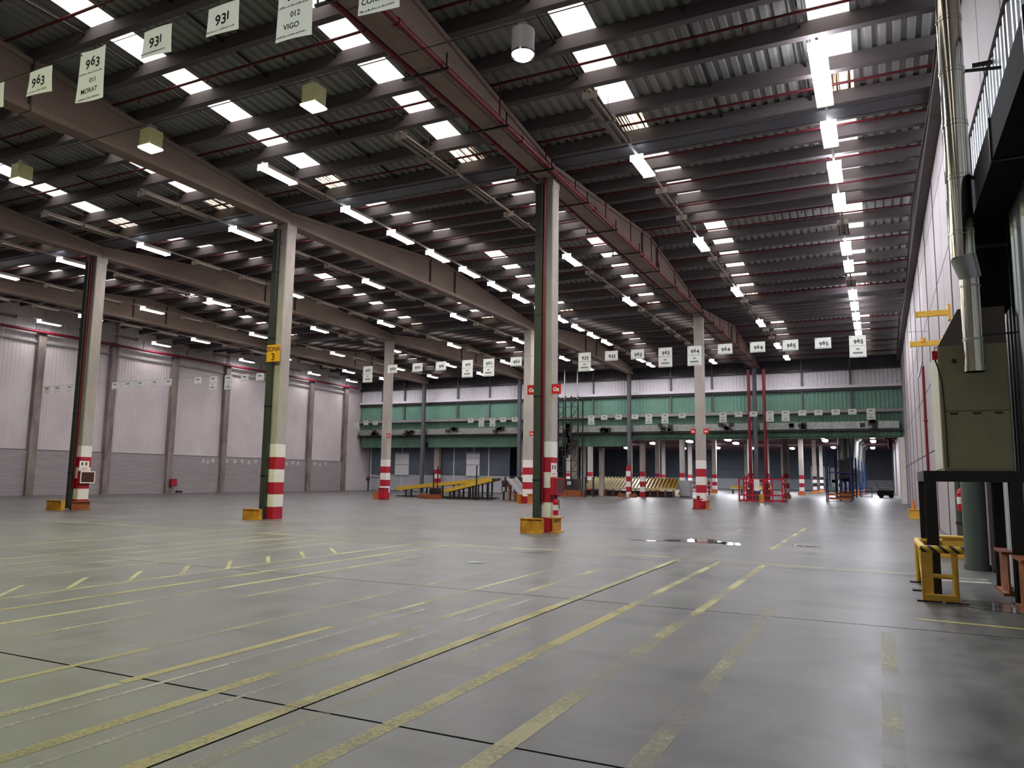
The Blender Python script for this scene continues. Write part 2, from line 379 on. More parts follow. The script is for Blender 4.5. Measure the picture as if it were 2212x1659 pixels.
for (x, y, rx, ry, sd, lb) in [(-4.35, 20.3, .62, .75, 3, 'shallow wet puddle on the floor right of the nearest striped column'), (-3.5, 19.9, .35, .3, 5, 'small wet patch just right of the large floor puddle'),
        (-5.6, 19.6, .35, .12, 8, 'thin wet streak left of the large floor puddle'), (-1.75, 20.3, .3, .1, 9, 'thin dark wet streak on the floor nearest the right wall')]:
    tag(blob(x, y, rx, ry, sd).build('puddle', 'puddle_water'), lb, 'puddle')
tag(blob(1.15, 11.9, .5, .42, 12).build('puddle', 'puddle_water'), 'dark wet puddle under the heater frame by the right wall', 'puddle')
random.seed(11)
tag(MB().poly([(-7.05, 12.6, .006), (-6.75, 12.55, .03), (-6.7, 12.75, .012), (-6.98, 12.82, .006)]).build('paper_scrap', 'paper'), 'crumpled scrap of white paper lying on the open floor', 'paper')

# ---- right wall: concrete panels above, corrugated cladding on the near lower part
wr = struct('wall_right', MB().box(XR + .12, XR + .4, -10, YB + .2, 0, 11.5), 'sub_base', 'right wall of pale panels')
pj_ = 0.022
ys = [-10.0] + [-1.9 + 2.3 * k for k in range(30)]; ys = [y for y in ys if y < YB] + [YB]
for a, b in zip(ys[:-1], ys[1:]):
    zs = [8.2, 11.3] if b < 17 else [0, 2.75, 5.15, 7.55, 9.95, 11.3]
    for z0, z1 in zip(zs[:-1], zs[1:]): MB().box(XR, XR + .13, a + pj_, b - pj_, z0 + pj_, z1 - pj_).build('wall_panel', 'wall_panel', wr)
for a in ys[1:-1:2]:
    if a > 16: MB().box(XR - .022, XR, a - .03, a + .03, 0, 10.85).build('joint_cover', 'joint_brown', wr)
def corrugate_y(mb, x, y0, y1, z0, z1, pitch, dep, sgn=-1):
    n = int((y1 - y0) / pitch); pts = []
    for i in range(n):
        y = y0 + i * pitch; pts += [(x, y), (x, y + pitch * .35), (x + sgn * dep, y + pitch * .5), (x + sgn * dep, y + pitch * .85)]
    pts.append((x, y1))
    for (xa, ya), (xb, yb) in zip(pts[:-1], pts[1:]): mb.poly([(xa, ya, z0), (xb, yb, z0), (xb, yb, z1), (xa, ya, z1)])
    return mb
for a, b in [(-10, -2.2), (-2.2, 2.3), (2.3, 6.9), (6.9, 11.5), (11.5, 16.49)]:
    corrugate_y(MB(), XR + .08, a, b - .02, 0, 8.18, .3, .045).build('wall_cladding', 'cladding', wr)
# ---- left wall
wl = struct('wall_left', MB().box(XL - .4, XL - .1, -10, YB + 2.2, 0, 13), 'wall_white', 'left wall with block plinth and white sheeting')
PIL = [-6.5 + 5.3 * k for k in range(14)]
for a, b in zip(PIL[:-1], PIL[1:]):
    corrugate_y(MB(), XL - .06, a + .25, b - .25, 2.97, 10.0, .25, .015, 1).build('wall_sheet', 'wall_white', wl)
    corrugate_y(MB(), XL - .02, a + .25, b - .25, 10.05, 12.4, .25, .02, 1).build('wall_sheet', 'wall_white', wl)
    MB().box(XL - .1, XL + .12, a + .25, b - .25, 9.93, 10.05).build('ledge', 'grey_steel', wl)
    MB().box(XL - .1, XL + .06, a + .25, b - .25, 0, 2.90).build('block_plinth', 'block_wall', wl); MB().box(XL - .1, XL + .04, a + .25, b - .25, 2.90, 2.97).build('plinth_cap', 'dark_steel', wl)
for y in PIL: MB().box(XL - .1, XL + .30, y - .25, y + .25, 0, 10.8).build('pilaster', 'pilaster_concrete', wl)
# ---- wall behind the camera
struct('wall_back', MB().box(XL - .4, XR + .4, -10.3, -10, 0, 13.5), 'wall_white', 'wall behind the viewpoint')

# ---- ceiling: purlins, corrugated sheets, skylight panes, gutters, bay by bay
OFFS = [.45 + 1.54 * k for k in range(7)]
PURLY = sorted([v + o for v in VALLEYS for o in OFFS] + [v - o for v in VALLEYS for o in OFFS])
PURLY = [y for y in PURLY if 3.5 < y < YB + .3]
SKYC = [-0.62 - 5.44 * k for k in range(10)]; SKW = .87
BX = GX + [XL]
breaks = [-10.0, VALLEYS[0], YV - T / 2, YV, YV + T / 2, YV + T, YV + 1.5 * T, YB + .3]
def sheet_strip(x0, x1, y0, y1):
    mb = MB(); pitch = .30; x = x0; pts = []
    while x < x1 - .01:
        w = min(pitch, x1 - x)
        pts += [(x, 0), (x + w * .45, 0), (x + w * .55, .07), (x + w * .92, .07)]; x += w
    pts.append((x1, 0))
    za, zb = gtop(y0 + 1e-6) + PD, gtop(y1 - 1e-6) + PD
    for (xa, ha), (xb, hb) in zip(pts[:-1], pts[1:]): mb.poly([(xa, y0, za + ha), (xb, y0, za + hb), (xb, y1, zb + hb), (xa, y1, zb + ha)])
    return mb
for b in range(5):
    x1, x0 = BX[b], BX[b + 1]
    if b == 0: x1 = XR + .35
    if b == 4: x0 = XL - .35
    ce = struct('ceiling', None, None, 'roof bay of purlins, corrugated sheets and skylights')
    for y in PURLY:
        z = gtop(y); MB().prism([(y - .10, z), (y + .10, z), (y + .075, z + PD), (y - .075, z + PD)], 'x', x0 + .02, x1 - .02).build('purlin', 'purlin_concrete', ce)
    sk = [c for c in SKYC if x0 + .3 < c < x1 - .1]
    cuts = [x0] + sum([[c - SKW / 2, c + SKW / 2] for c in sorted(sk)], []) + [x1]
    for ya, yb in zip(breaks[:-1], breaks[1:]):
        for i in range(0, len(cuts), 2): sheet_strip(cuts[i], cuts[i + 1], ya, yb).build('roof_sheet', 'roof_sheet', ce)
    # panes, one per purlin gap
    py = [-10.0] + [v for v in VALLEYS[:1]] + PURLY
    gaps = list(zip(PURLY[:-1], PURLY[1:]))
    gaps = [(VALLEYS[0], PURLY[0])] + gaps
    for c in sk:
        MB().box(c - SKW / 2, c + SKW / 2, -10, VALLEYS[0], 11.75, 11.85).build('roof_sheet', 'roof_sheet', ce)
        for ya, yb in gaps:
            near_valley = min(abs(ya - v) for v in VALLEYS[1:]) ; nv2 = min(abs(yb - v) for v in VALLEYS[1:])
            valley_gap = any(ya < v < yb for v in VALLEYS[1:])
            if valley_gap:
                v = [v for v in VALLEYS if ya < v < yb][0]
                MB().poly([(c - SKW / 2, ya, gtop(ya) + PD), (c + SKW / 2, ya, gtop(ya) + PD), (c + SKW / 2, v, 11.38 + PD), (c - SKW / 2, v, 11.38 + PD)]).poly([(c - SKW / 2, v, 11.38 + PD), (c + SKW / 2, v, 11.38 + PD), (c + SKW / 2, yb, gtop(yb) + PD), (c - SKW / 2, yb, gtop(yb) + PD)]).build('roof_sheet', 'roof_sheet', ce)
                continue
            dirty = nv2 < .5
            ys_ = [ya] + [q for q in (YV - T / 2, YV + T / 2, YV + 1.5 * T, VALLEYS[0] + .01) if ya < q < yb] + [yb]
            mb = MB()
            for p, q in zip(ys_[:-1], ys_[1:]):
                mb.poly([(c - SKW / 2, p, gtop(p) + PD + .02), (c + SKW / 2, p, gtop(p) + PD + .02), (c + SKW / 2, q, gtop(q) + PD + .02), (c - SKW / 2, q, gtop(q) + PD + .02)])
            mb.build('skylight_pane', 'skylight_dirty' if dirty else 'skylight_clear', ce)
    for v in VALLEYS[1:]:
        yb = min(v + .34, YB + .3)
        MB().box(x0 + .25, x1 - .25, v - .34, yb, 11.40, 11.44).box(x0 + .25, x1 - .25, v - .35, v - .32, 11.40, 11.70).box(x0 + .25, x1 - .25, yb - .03, yb, 11.40, 11.70).build('gutter', 'gutter_steel', ce)
    if b < 3:
        for ya, yb in gaps:
            if not (8 < ya < 21): continue
            for xt in [c - .62 for c in sk] + [c + 2.5 for c in sk]:
                if x0 + .3 < xt < x1 - .3: MB().bar((xt, ya, gtop(ya) + .24), (xt, yb, gtop(yb) + .24), .05, .05).build('tie_bar', 'black_steel', ce)

# ---- girders (delta beams: deep at midspan)
LINE = ['along the right wall', 'in the line nearest the right wall', 'in the second line from the right wall', 'in the third line from the right wall', 'in the line nearest the left wall']
SPAN = ['near', 'middle', 'far']
for i, gx in enumerate(GX):
    hw = .24 if i else .18; gm = 'girder_concrete' if i else 'wall_beam'
    for s in range(3):
        ya, yb = YV + (s - 1) * T + .012, YV + s * T - .012; ym = (ya + yb) / 2
        root = thing('roof_girder', 'tapered concrete roof girder %s, %s span' % (LINE[i], SPAN[s]), 'girder', (gx, ya, ZG), group='concrete roof girders')
        def prof(mb, x0, x1, zlo, zhi):      # prism following the two slopes; zlo/zhi are functions of y
            n = len(mb.v); Y = [ya, ym, yb]
            for y in Y: mb.v += [(x0, y - ya, zlo(y)), (x1, y - ya, zlo(y)), (x1, y - ya, zhi(y)), (x0, y - ya, zhi(y))]
            for a in (0, 4):
                for e in range(4): f = (e + 1) % 4; mb.f.append((n + a + e, n + a + f, n + a + 4 + f, n + a + 4 + e))
            mb.f.append((n, n + 3, n + 2, n + 1)); mb.f.append((n + 8, n + 9, n + 10, n + 11)); return mb
        top = lambda y: (11.38 if abs(y - ym) > 1 else 12.41) - ZG
        prof(MB(), -hw, hw, lambda y: 0, lambda y: .17).build('bottom_flange', gm, root)
        prof(MB(), -hw * .62, hw * .62, lambda y: .17, lambda y: top(y) - .13).build('web', gm, root)
        prof(MB(), -hw * .9, hw * .9, lambda y: top(y) - .13, top).build('top_flange', gm, root)
        if i:
            for d in (-1.2, 1.2): MB().box(-hw - .003, hw + .003, ym - ya + d - .022, ym - ya + d + .022, -.004, top(ym) - .12).build('strap', 'joint_brown', root)

# ---- columns
COLLAB = {}
def column(i, j, spout=False, riser=False, striped=True):
    gx, y = GX[i], YV + j * T; h = .25
    lb = 'square concrete column with red and white bands, %s column of the line %s' % (['near', 'middle'][j - 0] if j < 2 else 'far', ['by the right wall', 'nearest the right wall', 'second from the right', 'third from the right', 'nearest the left wall'][i])
    if not striped: lb = 'plain concrete column against the right wall behind the heater' if j == 0 else 'plain concrete column against the right wall, farther along'
    root = thing('concrete_column', lb, 'column', (gx, y, 0), group='concrete hall columns')
    z0 = 2.67 if striped else 0
    ch = .03
    oct_ = [(-h + ch, -h), (h - ch, -h), (h, -h + ch), (h, h - ch), (h - ch, h), (-h + ch, h), (-h, h - ch), (-h, -h + ch)]
    MB().prism(oct_, 'z', z0, ZG - .25).build('shaft', 'concrete', root)
    MB().prism([(-.256, -.256), (.256, -.256), (.256, .256), (-.256, .256)], 'z', ZG - .25, ZG - .005).build('head', 'concrete', root)
    if striped:
        zz = [0, .43, .87, 1.30, 1.76, 2.20, 2.67]; o2 = [(a * 1.012, b * 1.012) for a, b in oct_]
        for k in range(6): MB().prism(o2, 'z', zz[k], zz[k + 1]).build('painted_band', 'red_paint' if k % 2 == 0 else 'white_paint', root)
        MB().cyl((.0, -h - .004, ZG - .75), (0, -h + .02, ZG - .75), .03, 8).build('dowel_hole', 'black_steel', root)
    if spout:
        MB().box(-h - .02, -h + .20, -h - .16, -h - .003, .05, ZG - .2).build('downspout', 'green_black', root)
        for z in (1.5, 4, 6.5, 9): MB().box(-h - .03, -h + .21, -h - .17, -h - .002, z, z + .05).build('bracket', 'black_steel', root)
    if riser:
        MB().cyl((-.01, -h - .06, .9), (-.01, -h - .06, ZG + .1), .045, 10).build('riser_pipe', 'red_pipe', root, True)
    return root
for i in (1, 2, 3, 4):
    for j in (0, 1): column(i, j, spout=(j == 0), riser=(j == 0 and i in (1, 3)))
dpipe = thing('downpipe', 'dark grey-green downpipe on the right wall carrying the red extinguisher', 'pipe', (1.63, 19.55, 0))
MB().cyl((0, 0, 0), (0, 0, 5.0), .15, 14).build('pipe', 'pipe_dark', dpipe, True)
for z in (.7, 2.4, 4.2): MB().cyl((0, 0, z), (0, 0, z + .06), .165, 14).build('clamp', 'black_steel', dpipe, True)

# steel posts on the back wall line
for i in range(1, 5):
    r = thing('steel_post', 'dark steel H post at the green bulkhead, %s from the right' % ordinal(i - 1), 'post', (GX[i], YB - .62, 0), group='steel posts at the green bulkhead')
    MB().box(-.15, .15, -.15, -.13, 0, ZG).build('flange', 'dark_steel', r); MB().box(-.15, .15, .13, .15, 0, ZG).build('flange', 'dark_steel', r)
    MB().box(-.01, .01, -.13, .13, 0, ZG).build('web', 'dark_steel', r)

# ---- back bulkhead (green) with white band above
wf = struct('wall_front', MB().box(XL - .4, XR + .4, YB + .28, YB + .42, 5.2, 12.9), 'black_steel', 'green bulkhead over the opening to the rear hall')
def corrugate_x(mb, y, x0, x1, z0, z1, pitch=.3, dep=.04):
    n = max(1, int((x1 - x0) / pitch)); pitch = (x1 - x0) / n; pts = []
    for i in range(n):
        x = x0 + i * pitch; pts += [(x, y), (x + pitch * .4, y), (x + pitch * .55, y - dep), (x + pitch * .85, y - dep)]
    pts.append((x1, y))
    for (xa, ya), (xb, yb) in zip(pts[:-1], pts[1:]): mb.poly([(xa, ya, z0), (xb, yb, z0), (xb, yb, z1), (xa, ya, z1)])
    return mb
xe = [XL, GX[4], GX[3], GX[2], GX[1], XR]
for a, b in zip(xe[:-1], xe[1:]):
    corrugate_x(MB(), YB + .2, a, b, 9.25, 10.45).build('white_sheeting', 'white_sheet', wf)
    corrugate_x(MB(), YB + .2, a, b, 10.5, 12.5).build('dark_sheeting', 'bulkhead_dark', wf)
    corrugate_x(MB(), YB + .2, a, b, 7.1, 8.8).build('green_sheeting', 'green_sheet', wf)
    corrugate_x(MB(), YB + .25, a, b, 5.0, 7.05).build('green_sheeting', 'dark_green', wf)
    MB().box(a, b, YB - .1, YB + .2, 9.0, 9.22).build('upper_rail', 'white_sheet', wf)
    MB().box(a, b, YB - .05, YB + .25, 8.78, 8.98).build('dark_rail', 'black_steel', wf)
    MB().box(a, b, YB - .12, YB + .2, 10.42, 10.56).build('dark_rail', 'black_steel', wf)
    MB().box(a, b, YB - .15, YB + .15, 7.02, 7.28).build('sign_rail', 'grey_steel', wf)
    m1 = (a + b) / 2
    for q in (a + (b - a) / 3, a + 2 * (b - a) / 3): MB().box(q - .06, q + .06, YB - .02, YB + .18, 7.28, 12.4).build('mullion', 'dark_steel', wf)
    MB().box(a + .3, b - .3, YB - .35, YB + .2, 5.72, 6.28).build('foil_duct', 'foil', wf)
    MB().box(a, b, YB - .3, YB + .25, 5.55, 5.70).build('dark_rail', 'black_steel', wf)
    for q in (a + (b - a) * .3, a + (b - a) * .78):
        mb = MB(); random.seed(int(q * 10))
        for _ in range(6):
            dx, dz = random.uniform(-.5, .5), random.uniform(-.25, .3); mb.box(q + dx - .18, q + dx + .18, YB - .6, YB - .36, 6.0 + dz - .14, 6.0 + dz + .14)
        mb.build('fan_unit', 'machine_dark', wf)
    low = 4.45 if b < GX[2] + .1 else 5.1
    if b <= GX[3] + .1 or True:
        zb = 4.45 if b < GX[2] + .5 else 5.15
        corrugate_x(MB(), YB + .1, a + .2, b - .2, zb, 5.55).build('valance', 'dark_green', wf)

# ---- partition under the bulkhead at the left, doors and panels
wp = struct('wall_partition', MB().box(XL, -33.5, YB + 1.9, YB + 2.1, 0, 5.6), 'grey_blue', 'grey partition with white doors behind the conveyors')
x = XL + .3; k = 0
while x < -34.2:
    w = 2.3 if k % 3 else 1.7
    MB().box(x + .05, x + w - .05, YB + 1.82, YB + 1.9, 1.75, 4.5).build('dark_panel', 'grey_blue', wp)
    MB().box(x + .05, x + w - .05, YB + 1.82, YB + 1.9, .05, 1.70).build('light_panel', 'grey_light', wp)
    MB().box(x - .05, x + .05, YB + 1.75, YB + 1.9, 0, 5.0).build('frame', 'white_sheet', wp)
    x += w; k += 1
for n, (xa, xb) in enumerate([(-46.0, -44.3), (-37.4, -35.9)]):
    d = struct('door_%d' % (n + 1), None, None, 'white loading door in the partition')
    for k in range(2): MB().box(xa, xb, YB + 1.66, YB + 1.8, 1.65 + 1.12 * k, 2.73 + 1.12 * k).build('door_panel', 'door_white', d)
    MB().box(xa - .08, xb + .08, YB + 1.7, YB + 1.8, 3.9, 4.02).build('door_head', 'grey_light', d)
d = struct('door_3', MB().box(-48.3, -46.9, YB + 1.7, YB + 1.8, 0, 4.2), 'grey_blue', 'dark sliding door in the corner')
MB().box(-48.3, -46.9, YB + 1.64, YB + 1.7, 0, 1.6).build('door_panel', 'grey_light', d)
MB().box(-47.3, -47.22, YB + 1.5, YB + 1.58, .1, 2.4).build('door_bar', 'black_steel', d)

# ---- the hall behind
fe = struct('wall_far', MB().box(XL - 22, XR + 3, 145, 145.4, 0, 9), 'grey_blue', 'end wall of the rear hall')
MB().box(XL - 22, XR + 3, 144.85, 145, 0, 1.9).build('plinth', 'grey_light', fe)
for z in (3.6, 5.2): MB().box(XL - 22, XR + 3, 144.8, 145, z, z + .12).build('rail', 'dark_steel', fe)
struct('wall_far_right', MB().box(XR + .15, XR + .5, YB + .3, 145, 0, 9), 'wall_panel', 'right wall of the rear hall')
struct('wall_far_left', MB().box(XL - 22, XL - 21.7, YB + .3, 145, 0, 9), 'grey_blue', 'left wall of the rear hall')
struct('wall_far_front', MB().box(XL - 22, XL - .2, YB + .3, YB + .5, 0, 9), 'grey_blue', 'front wall of the rear hall')
cf = struct('ceiling_rear', MB().box(XL - 22, XR + 3, YB + .4, 145.4, 7.6, 7.8), 'far_ceiling', 'low dark ceiling of the rear hall')
for k in range(16):
    y = YB + 4 + 5.0 * k; MB().box(XL - 22, XR + .3, y - .12, y + .12, 7.0 + .0, 7.6).build('ceiling_beam', 'far_beam', cf)
for n, (xa, xb) in enumerate([(-10.9, -9.4), (-9.3, -7.8), (-10.6, -7.0)]):
    pass
db = struct('door_4', None, None, 'white doors in the far end wall')
for xa, xb, za, zb in [(-11.0, -9.9, 2.0, 4.2), (-9.7, -8.0, 2.0, 4.2), (-11.0, -8.0, .9, 1.9), (-7.8, -5.6, 1.4, 4.0), (-7.6, -4.6, .6, 1.9)]:
    MB().box(xa, xb, 144.4, 144.8, za, zb).build('door_panel', 'door_white', db)
white = struct('trim_1', MB().box(XR - .35, XR + .15, YB - .6, YB + 3.5, 0, 5.0), 'white_paint', 'white wall end at the opening')
# ================================================================== LAMPS
ROWX = [-.86, -6.17, -11.85, -17.03, -22.55, -27.85, -33.2, -38.6, -44.2, -48.3]
ZR = 11.2
SLOTS = [17.65, 19.12] + [21.75 + 2.87 * k for k in range(15)]
def lit_slots(r):
    if r == 0: return {0, 1, 2, 3, 4, 6, 7, 9, 10, 11, 12, 13}
    if r == 3: return {0, 2, 3, 4, 5, 6, 7, 8, 9, 10, 11, 12, 15, 16}
    if r == 2: return {5, 8, 16}
    return {2, 5, 8, 11, 14, 16}
def make_batten(lit, watts, col, side=0):
    root = empty('batten_lamp')
    L = .70
    MB().box(-.045, .045, -L, L, -.02, .05).build('housing', 'housing', root)
    MB().poly([(-.045, -L, 0), (-.2, -L, -.09), (-.2, L, -.09), (-.045, L, 0)]).poly([(.045, -L, 0), (.2, -L, -.09), (.2, L, -.09), (.045, L, 0)]).poly([(-.045, -L, -.021), (.045, -L, -.021), (.045, L, -.021), (-.045, L, -.021)]).build('reflector', 'reflector' if lit else 'reflector_unlit', root)
    for s in (-1, 1):
        MB().cyl((s * .095, -L + .03, -.085), (s * .095, L - .03, -.085), (.05 if lit else .036), 8).build('tube', ('tube_hot' if lit else 'reflector_unlit'), root, True)  # lit tubes drawn thicker, their bloom put into the shape
    MB().box(-.2, .2, -L - .01, -L + .015, -.14, .05).build('end_cap', 'housing' if not lit else 'cap_glow', root)  # end cap of lit lamps glows, light painted where there is no tube
    MB().box(-.2, .2, L - .015, L + .01, -.14, .05).build('end_cap', 'housing', root)
    if lit:
        li = bpy.data.lights.new('tube_light', 'AREA'); li.shape = 'RECTANGLE'; li.size = .26; li.size_y = 1.36; li.energy = watts; li.color = col
        lo = bpy.data.objects.new('tube_light', li); COL.objects.link(lo); lo.parent = root; lo.location = (0, 0, -.15)
    if side:      # added point light above the reflector, brightens the roof around this row
        li = bpy.data.lights.new('added_uplight', 'POINT'); li.shadow_soft_size = .06; li.energy = side; li.color = col
        lo = bpy.data.objects.new('added_uplight', li); COL.objects.link(lo); lo.parent = root; lo.location = (0, 0, .19)
    return root
LITP = make_batten(True, BATTEN_W, (1.0, 0.93, 0.96)); LITR = make_batten(True, BATTEN_W * 1.35, (0.92, 0.92, 1.0), 45); LITW = make_batten(True, BATTEN_W * .35, (1.0, 0.93, 0.96)); OFFP = make_batten(False, 0, (1, 1, 1))
usedp = {}
ROWN = ['nearest the right wall'] + ['%s from the right wall' % ordinal(k) for k in range(1, 9)] + ['nearest the left wall']
for r, x in enumerate(ROWX):
    tr = thing('lamp_trunking', 'long thin grey trunking of the lamp row %s' % ROWN[r], 'trunking', (x, 16.9, ZR), group='lamp trunking rails')
    MB().box(-.03, .03, 0, 46.8, .05, .11).build('rail', 'housing', tr)
    for k in range(8):
        y = 1.5 + 6.1 * k; MB().bar((0, y, .11), (0, y, gtop(16.9 + y) - ZR + .2), .012).build('hanger', 'cable', tr)
    for k, y in enumerate(SLOTS):
        lit = k in lit_slots(r); p = (LITR if r == 0 else LITW if r == 9 else LITP) if lit else OFFP
        if p.name in usedp: o = copy_tree(p)
        else: o = p; usedp[p.name] = 1
        o.location = (x, y, ZR)
        tag(o, '%s twin-tube batten lamp, %s along the lamp row %s' % ('lit' if lit else 'unlit', ordinal(k), ROWN[r]), 'lamp', 'batten lamps under the roof')

HB = [(-6.05, 12.75), (-11.35, 12.75), (-16.75, 12.75), (-22.2, 12.75)]
cb = tag(MB().cyl((XR, 12.75, 10.66), (XL, 12.75, 10.66), .012, 6).build('lamp_cable', 'cable'), 'thin steel cable carrying the square high-bay lamps', 'cable')
for n, (x, y) in enumerate(HB):
    white = n == 0
    r = thing('highbay_lamp', ['round bright white high-bay lamp hanging in the bay by the right wall', 'yellow-green square high-bay lamp hanging nearest the red pipes', 'yellow-green square high-bay lamp in front of the second girder', 'yellow-green square high-bay lamp farthest left, in front of a skylight'][n], 'lamp', (x, y, 9.93), group='high-bay lamps')
    bx_ = 'lamp_box_white' if white else 'lamp_box_green'
    if white:
        MB().cyl((0, 0, .02), (0, 0, .52), .23, 24).build('housing', bx_, r, True); MB().cyl((0, 0, -.06), (0, 0, .02), .16, 24, .22).build('lens', 'lens_white', r, True)
        MB().cyl((0, 0, .0), (0, 0, .04), .245, 24, caps=False).build('rim', 'bright_duct', r, True)
    else:
        h = .21; MB().prism([(-h + .04, -h), (h - .04, -h), (h, -h + .04), (h, h - .04), (h - .04, h), (-h + .04, h), (-h, h - .04), (-h, -h + .04)], 'z', .06, .5).build('housing', bx_, r)
        mb = MB(); n0 = 0
        for z, q in ((.06, .215), (.02, .215), (-.03, .15)): mb.v += [(-q, -q, z), (q, -q, z), (q, q, z), (-q, q, z)]
        for a in (0, 4):
            for e in range(4): f = (e + 1) % 4; mb.f.append((a + e, a + f, a + 4 + f, a + 4 + e))
        mb.f.append((8, 9, 10, 11)); mb.build('lens', 'lens_green', r)
    MB().box(-.09, .09, -.09, .09, .52, .66).build('gear_box', 'grey_steel', r); MB().cyl((0, 0, .66), (0, 0, .72), .01, 6).build('hook', 'cable', r)
    li = bpy.data.lights.new('lamp_light', 'AREA'); li.shape = 'DISK'; li.size = .34; li.energy = HIGHBAY_W * (1.15 if white else 1.0); li.color = (.84, .92, 1.0) if white else (.90, 1.0, .50)
    lo = bpy.data.objects.new('lamp_light', li); COL.objects.link(lo); lo.parent = r; lo.location = (0, 0, -.075)

# ================================================================== SPRINKLER NETWORK
sp = thing('sprinkler_network', 'dark red sprinkler pipes under the roof with two mains beside a girder', 'pipes', (0, 0, 0))
for dx, z in ((.42, 10.90), (-.42, 10.98)):
    MB().cyl((GX[1] + dx, 3, z), (GX[1] + dx, 64.3, z), .085, 12).build('main_pipe', 'red_pipe', sp, True)
    for y in [6 + 6.0 * k for k in range(10)]: MB().cyl((GX[1] + dx, y, z), (GX[1] + dx, y + .16, z), .105, 12).build('coupling', 'red_pipe', sp, True)
for k in range(20):
    y = 4.6 + 3.07 * k; MB().box(GX[1] - .62, GX[1] + .62, y - .03, y + .03, 10.74, 10.79).build('hanger_bar', 'black_steel', sp)
    for s in (-.56, .56): MB().bar((GX[1] + s, y, 10.76), (GX[1] + s, y, 11.15), .03).build('hanger_rod', 'black_steel', sp)
n = 0
for v in VALLEYS:
    for sgn in (-1, 1):
        for j in range(4):
            y = v + sgn * (1.22 + 3.08 * j)
            if not (5.5 < y < 64.5): continue
            z = gtop(y) + .13
            MB().cyl((XR - .2, y, z), (XL + .3, y, z), .036, 8).build('branch_pipe', 'branch_red', sp, True)
            if y > 14: MB().cyl((GX[1] + .42, y, 10.95), (GX[1] + .42, y, z), .022, 8).build('riser', 'red_pipe', sp, True)
            hm = MB(); x = XR - 1.5
            while x > -25 and y < 45: hm.cyl((x, y, z - .16), (x, y, z), .02, 5); x -= 2.7
            if hm.v: tag(hm.build('sprinkler_heads', 'dark_red', sp), kind='stuff')
MB().cyl((XL + .45, -6, 10.62), (XL + .45, 64, 10.62), .10, 10).build('wall_main', 'red_pipe', sp, True)
for y in PIL[5:]: MB().bar((XL + .2, y, 10.55), (XL + .6, y, 10.55), .07).build('wall_bracket', 'black_steel', sp)
for k in range(12): MB().bar((XL + .45, 18 + 4 * k, 10.62), (XL + .45, 18 + 4 * k, 11.3), .03).build('wall_hanger', 'black_steel', sp)

# ================================================================== HANGING SIGNS
PRINT = random.Random(5)
def sign(x, y, ztop, num, double, lines, label, group, w=.58, hh=.43, curl=0.03, text=True):
    h = hh * (2 if double else 1) - (.02 if double else 0)
    root = thing('hanging_sign', label, 'sign', (x, y, ztop), group=group)
    mb = MB(); N = 6; a = PRINT.uniform(-1, 1) * curl; b = PRINT.uniform(.3, 1) * curl
    def dy(u, v): return a * (u * u) + b * (v * v) * u           # gentle curl of the sheet, towards the lower corner
    for i in range(N):
        for j in range(4):
            u0, u1 = -1 + 2 * i / N, -1 + 2 * (i + 1) / N; v0, v1 = j / 4, (j + 1) / 4
            mb.poly([(u0 * w / 2, dy(u0, v0), -v0 * h), (u1 * w / 2, dy(u1, v0), -v0 * h), (u1 * w / 2, dy(u1, v1), -v1 * h), (u0 * w / 2, dy(u0, v1), -v1 * h)])
    sheet = mb.build('sheet', 'paper', root, True)
    yo = -curl * 1.1 - .004
    if text and num:
        o = put(text_mesh(num, .215, True), 'lettering', 'ink', sheet); o.location = (0.03, yo, -.28)
    else:
        MB().poly([(-.13, yo, -.2), (.13, yo, -.2), (.13, yo, -.12), (-.13, yo, -.12)]).build('lettering', 'ink_grey', sheet)
    def smalls(z):
        m2 = MB(); xx = -w * .45
        while xx < w * .42:
            ww = PRINT.uniform(.012, .03); hh_ = PRINT.uniform(.012, .03); m2.poly([(xx, yo, z), (xx + ww, yo, z), (xx + ww, yo, z + hh_), (xx, yo, z + hh_)]); xx += ww + .008
        tag(m2.build('small_print', 'ink_grey', sheet), kind='stuff')
    smalls(-hh + .02)
    MB().poly([(-w * .46, yo, -.04), (-w * .40, yo, -.04), (-w * .40, yo, -.075), (-w * .46, yo, -.075)]).build('corner_mark', 'ink_grey', sheet)
    if double:
        smalls(-h + .02)
        for k, t in enumerate(lines or []):
            if t: o = put(text_mesh(t, .11), 'lettering', 'ink', sheet); o.location = (.06 if k == 0 else 0, yo, -hh - .13 - .16 * k)
        if not lines:
            MB().poly([(-.06, yo, -hh - .12), (.06, yo, -hh - .12), (.06, yo, -hh - .07), (-.06, yo, -hh - .07)]).poly([(-.17, yo, -hh - .27), (.17, yo, -hh - .27), (.17, yo, -hh - .21), (-.17, yo, -hh - .21)]).build('lettering', 'ink_grey', sheet)
    return root
def sign_cable(y, z, nm): tag(MB().cyl((XR, y, z), (XL, y, z), .006, 5).build('sign_cable', 'cable'), nm, 'cable')
sign_cable(7.0, 8.07, 'thin cable of the near row of hanging signs'); sign_cable(31.0, 7.10, 'thin cable of the middle row of hanging signs'); sign_cable(61.9, 7.02, 'thin cable of the far row of hanging signs')
G1, G2, G3 = 'hanging signs in the near row', 'hanging signs in the middle row', 'hanging signs in the far row'
sign(-13.22, 7.0, 8.06, '962', False, None, 'white hanging sign cut off by the left edge of the picture', G1)
sign(-11.96, 7.0, 8.06, '963', False, None, 'single white hanging sign reading 963 in the near row, far left', G1)
sign(-10.63, 7.0, 8.06, '963', True, ['011', 'MORAT'], 'double white hanging sign reading 963 above MORAT', G1)
sign(-9.25, 7.0, 8.06, '931', False, None, 'white hanging sign reading 931 right beside the 963 double sign', G1)
sign(-7.93, 7.0, 8.06, '931', False, None, 'white hanging sign reading 931 left of the VIGO sign', G1)
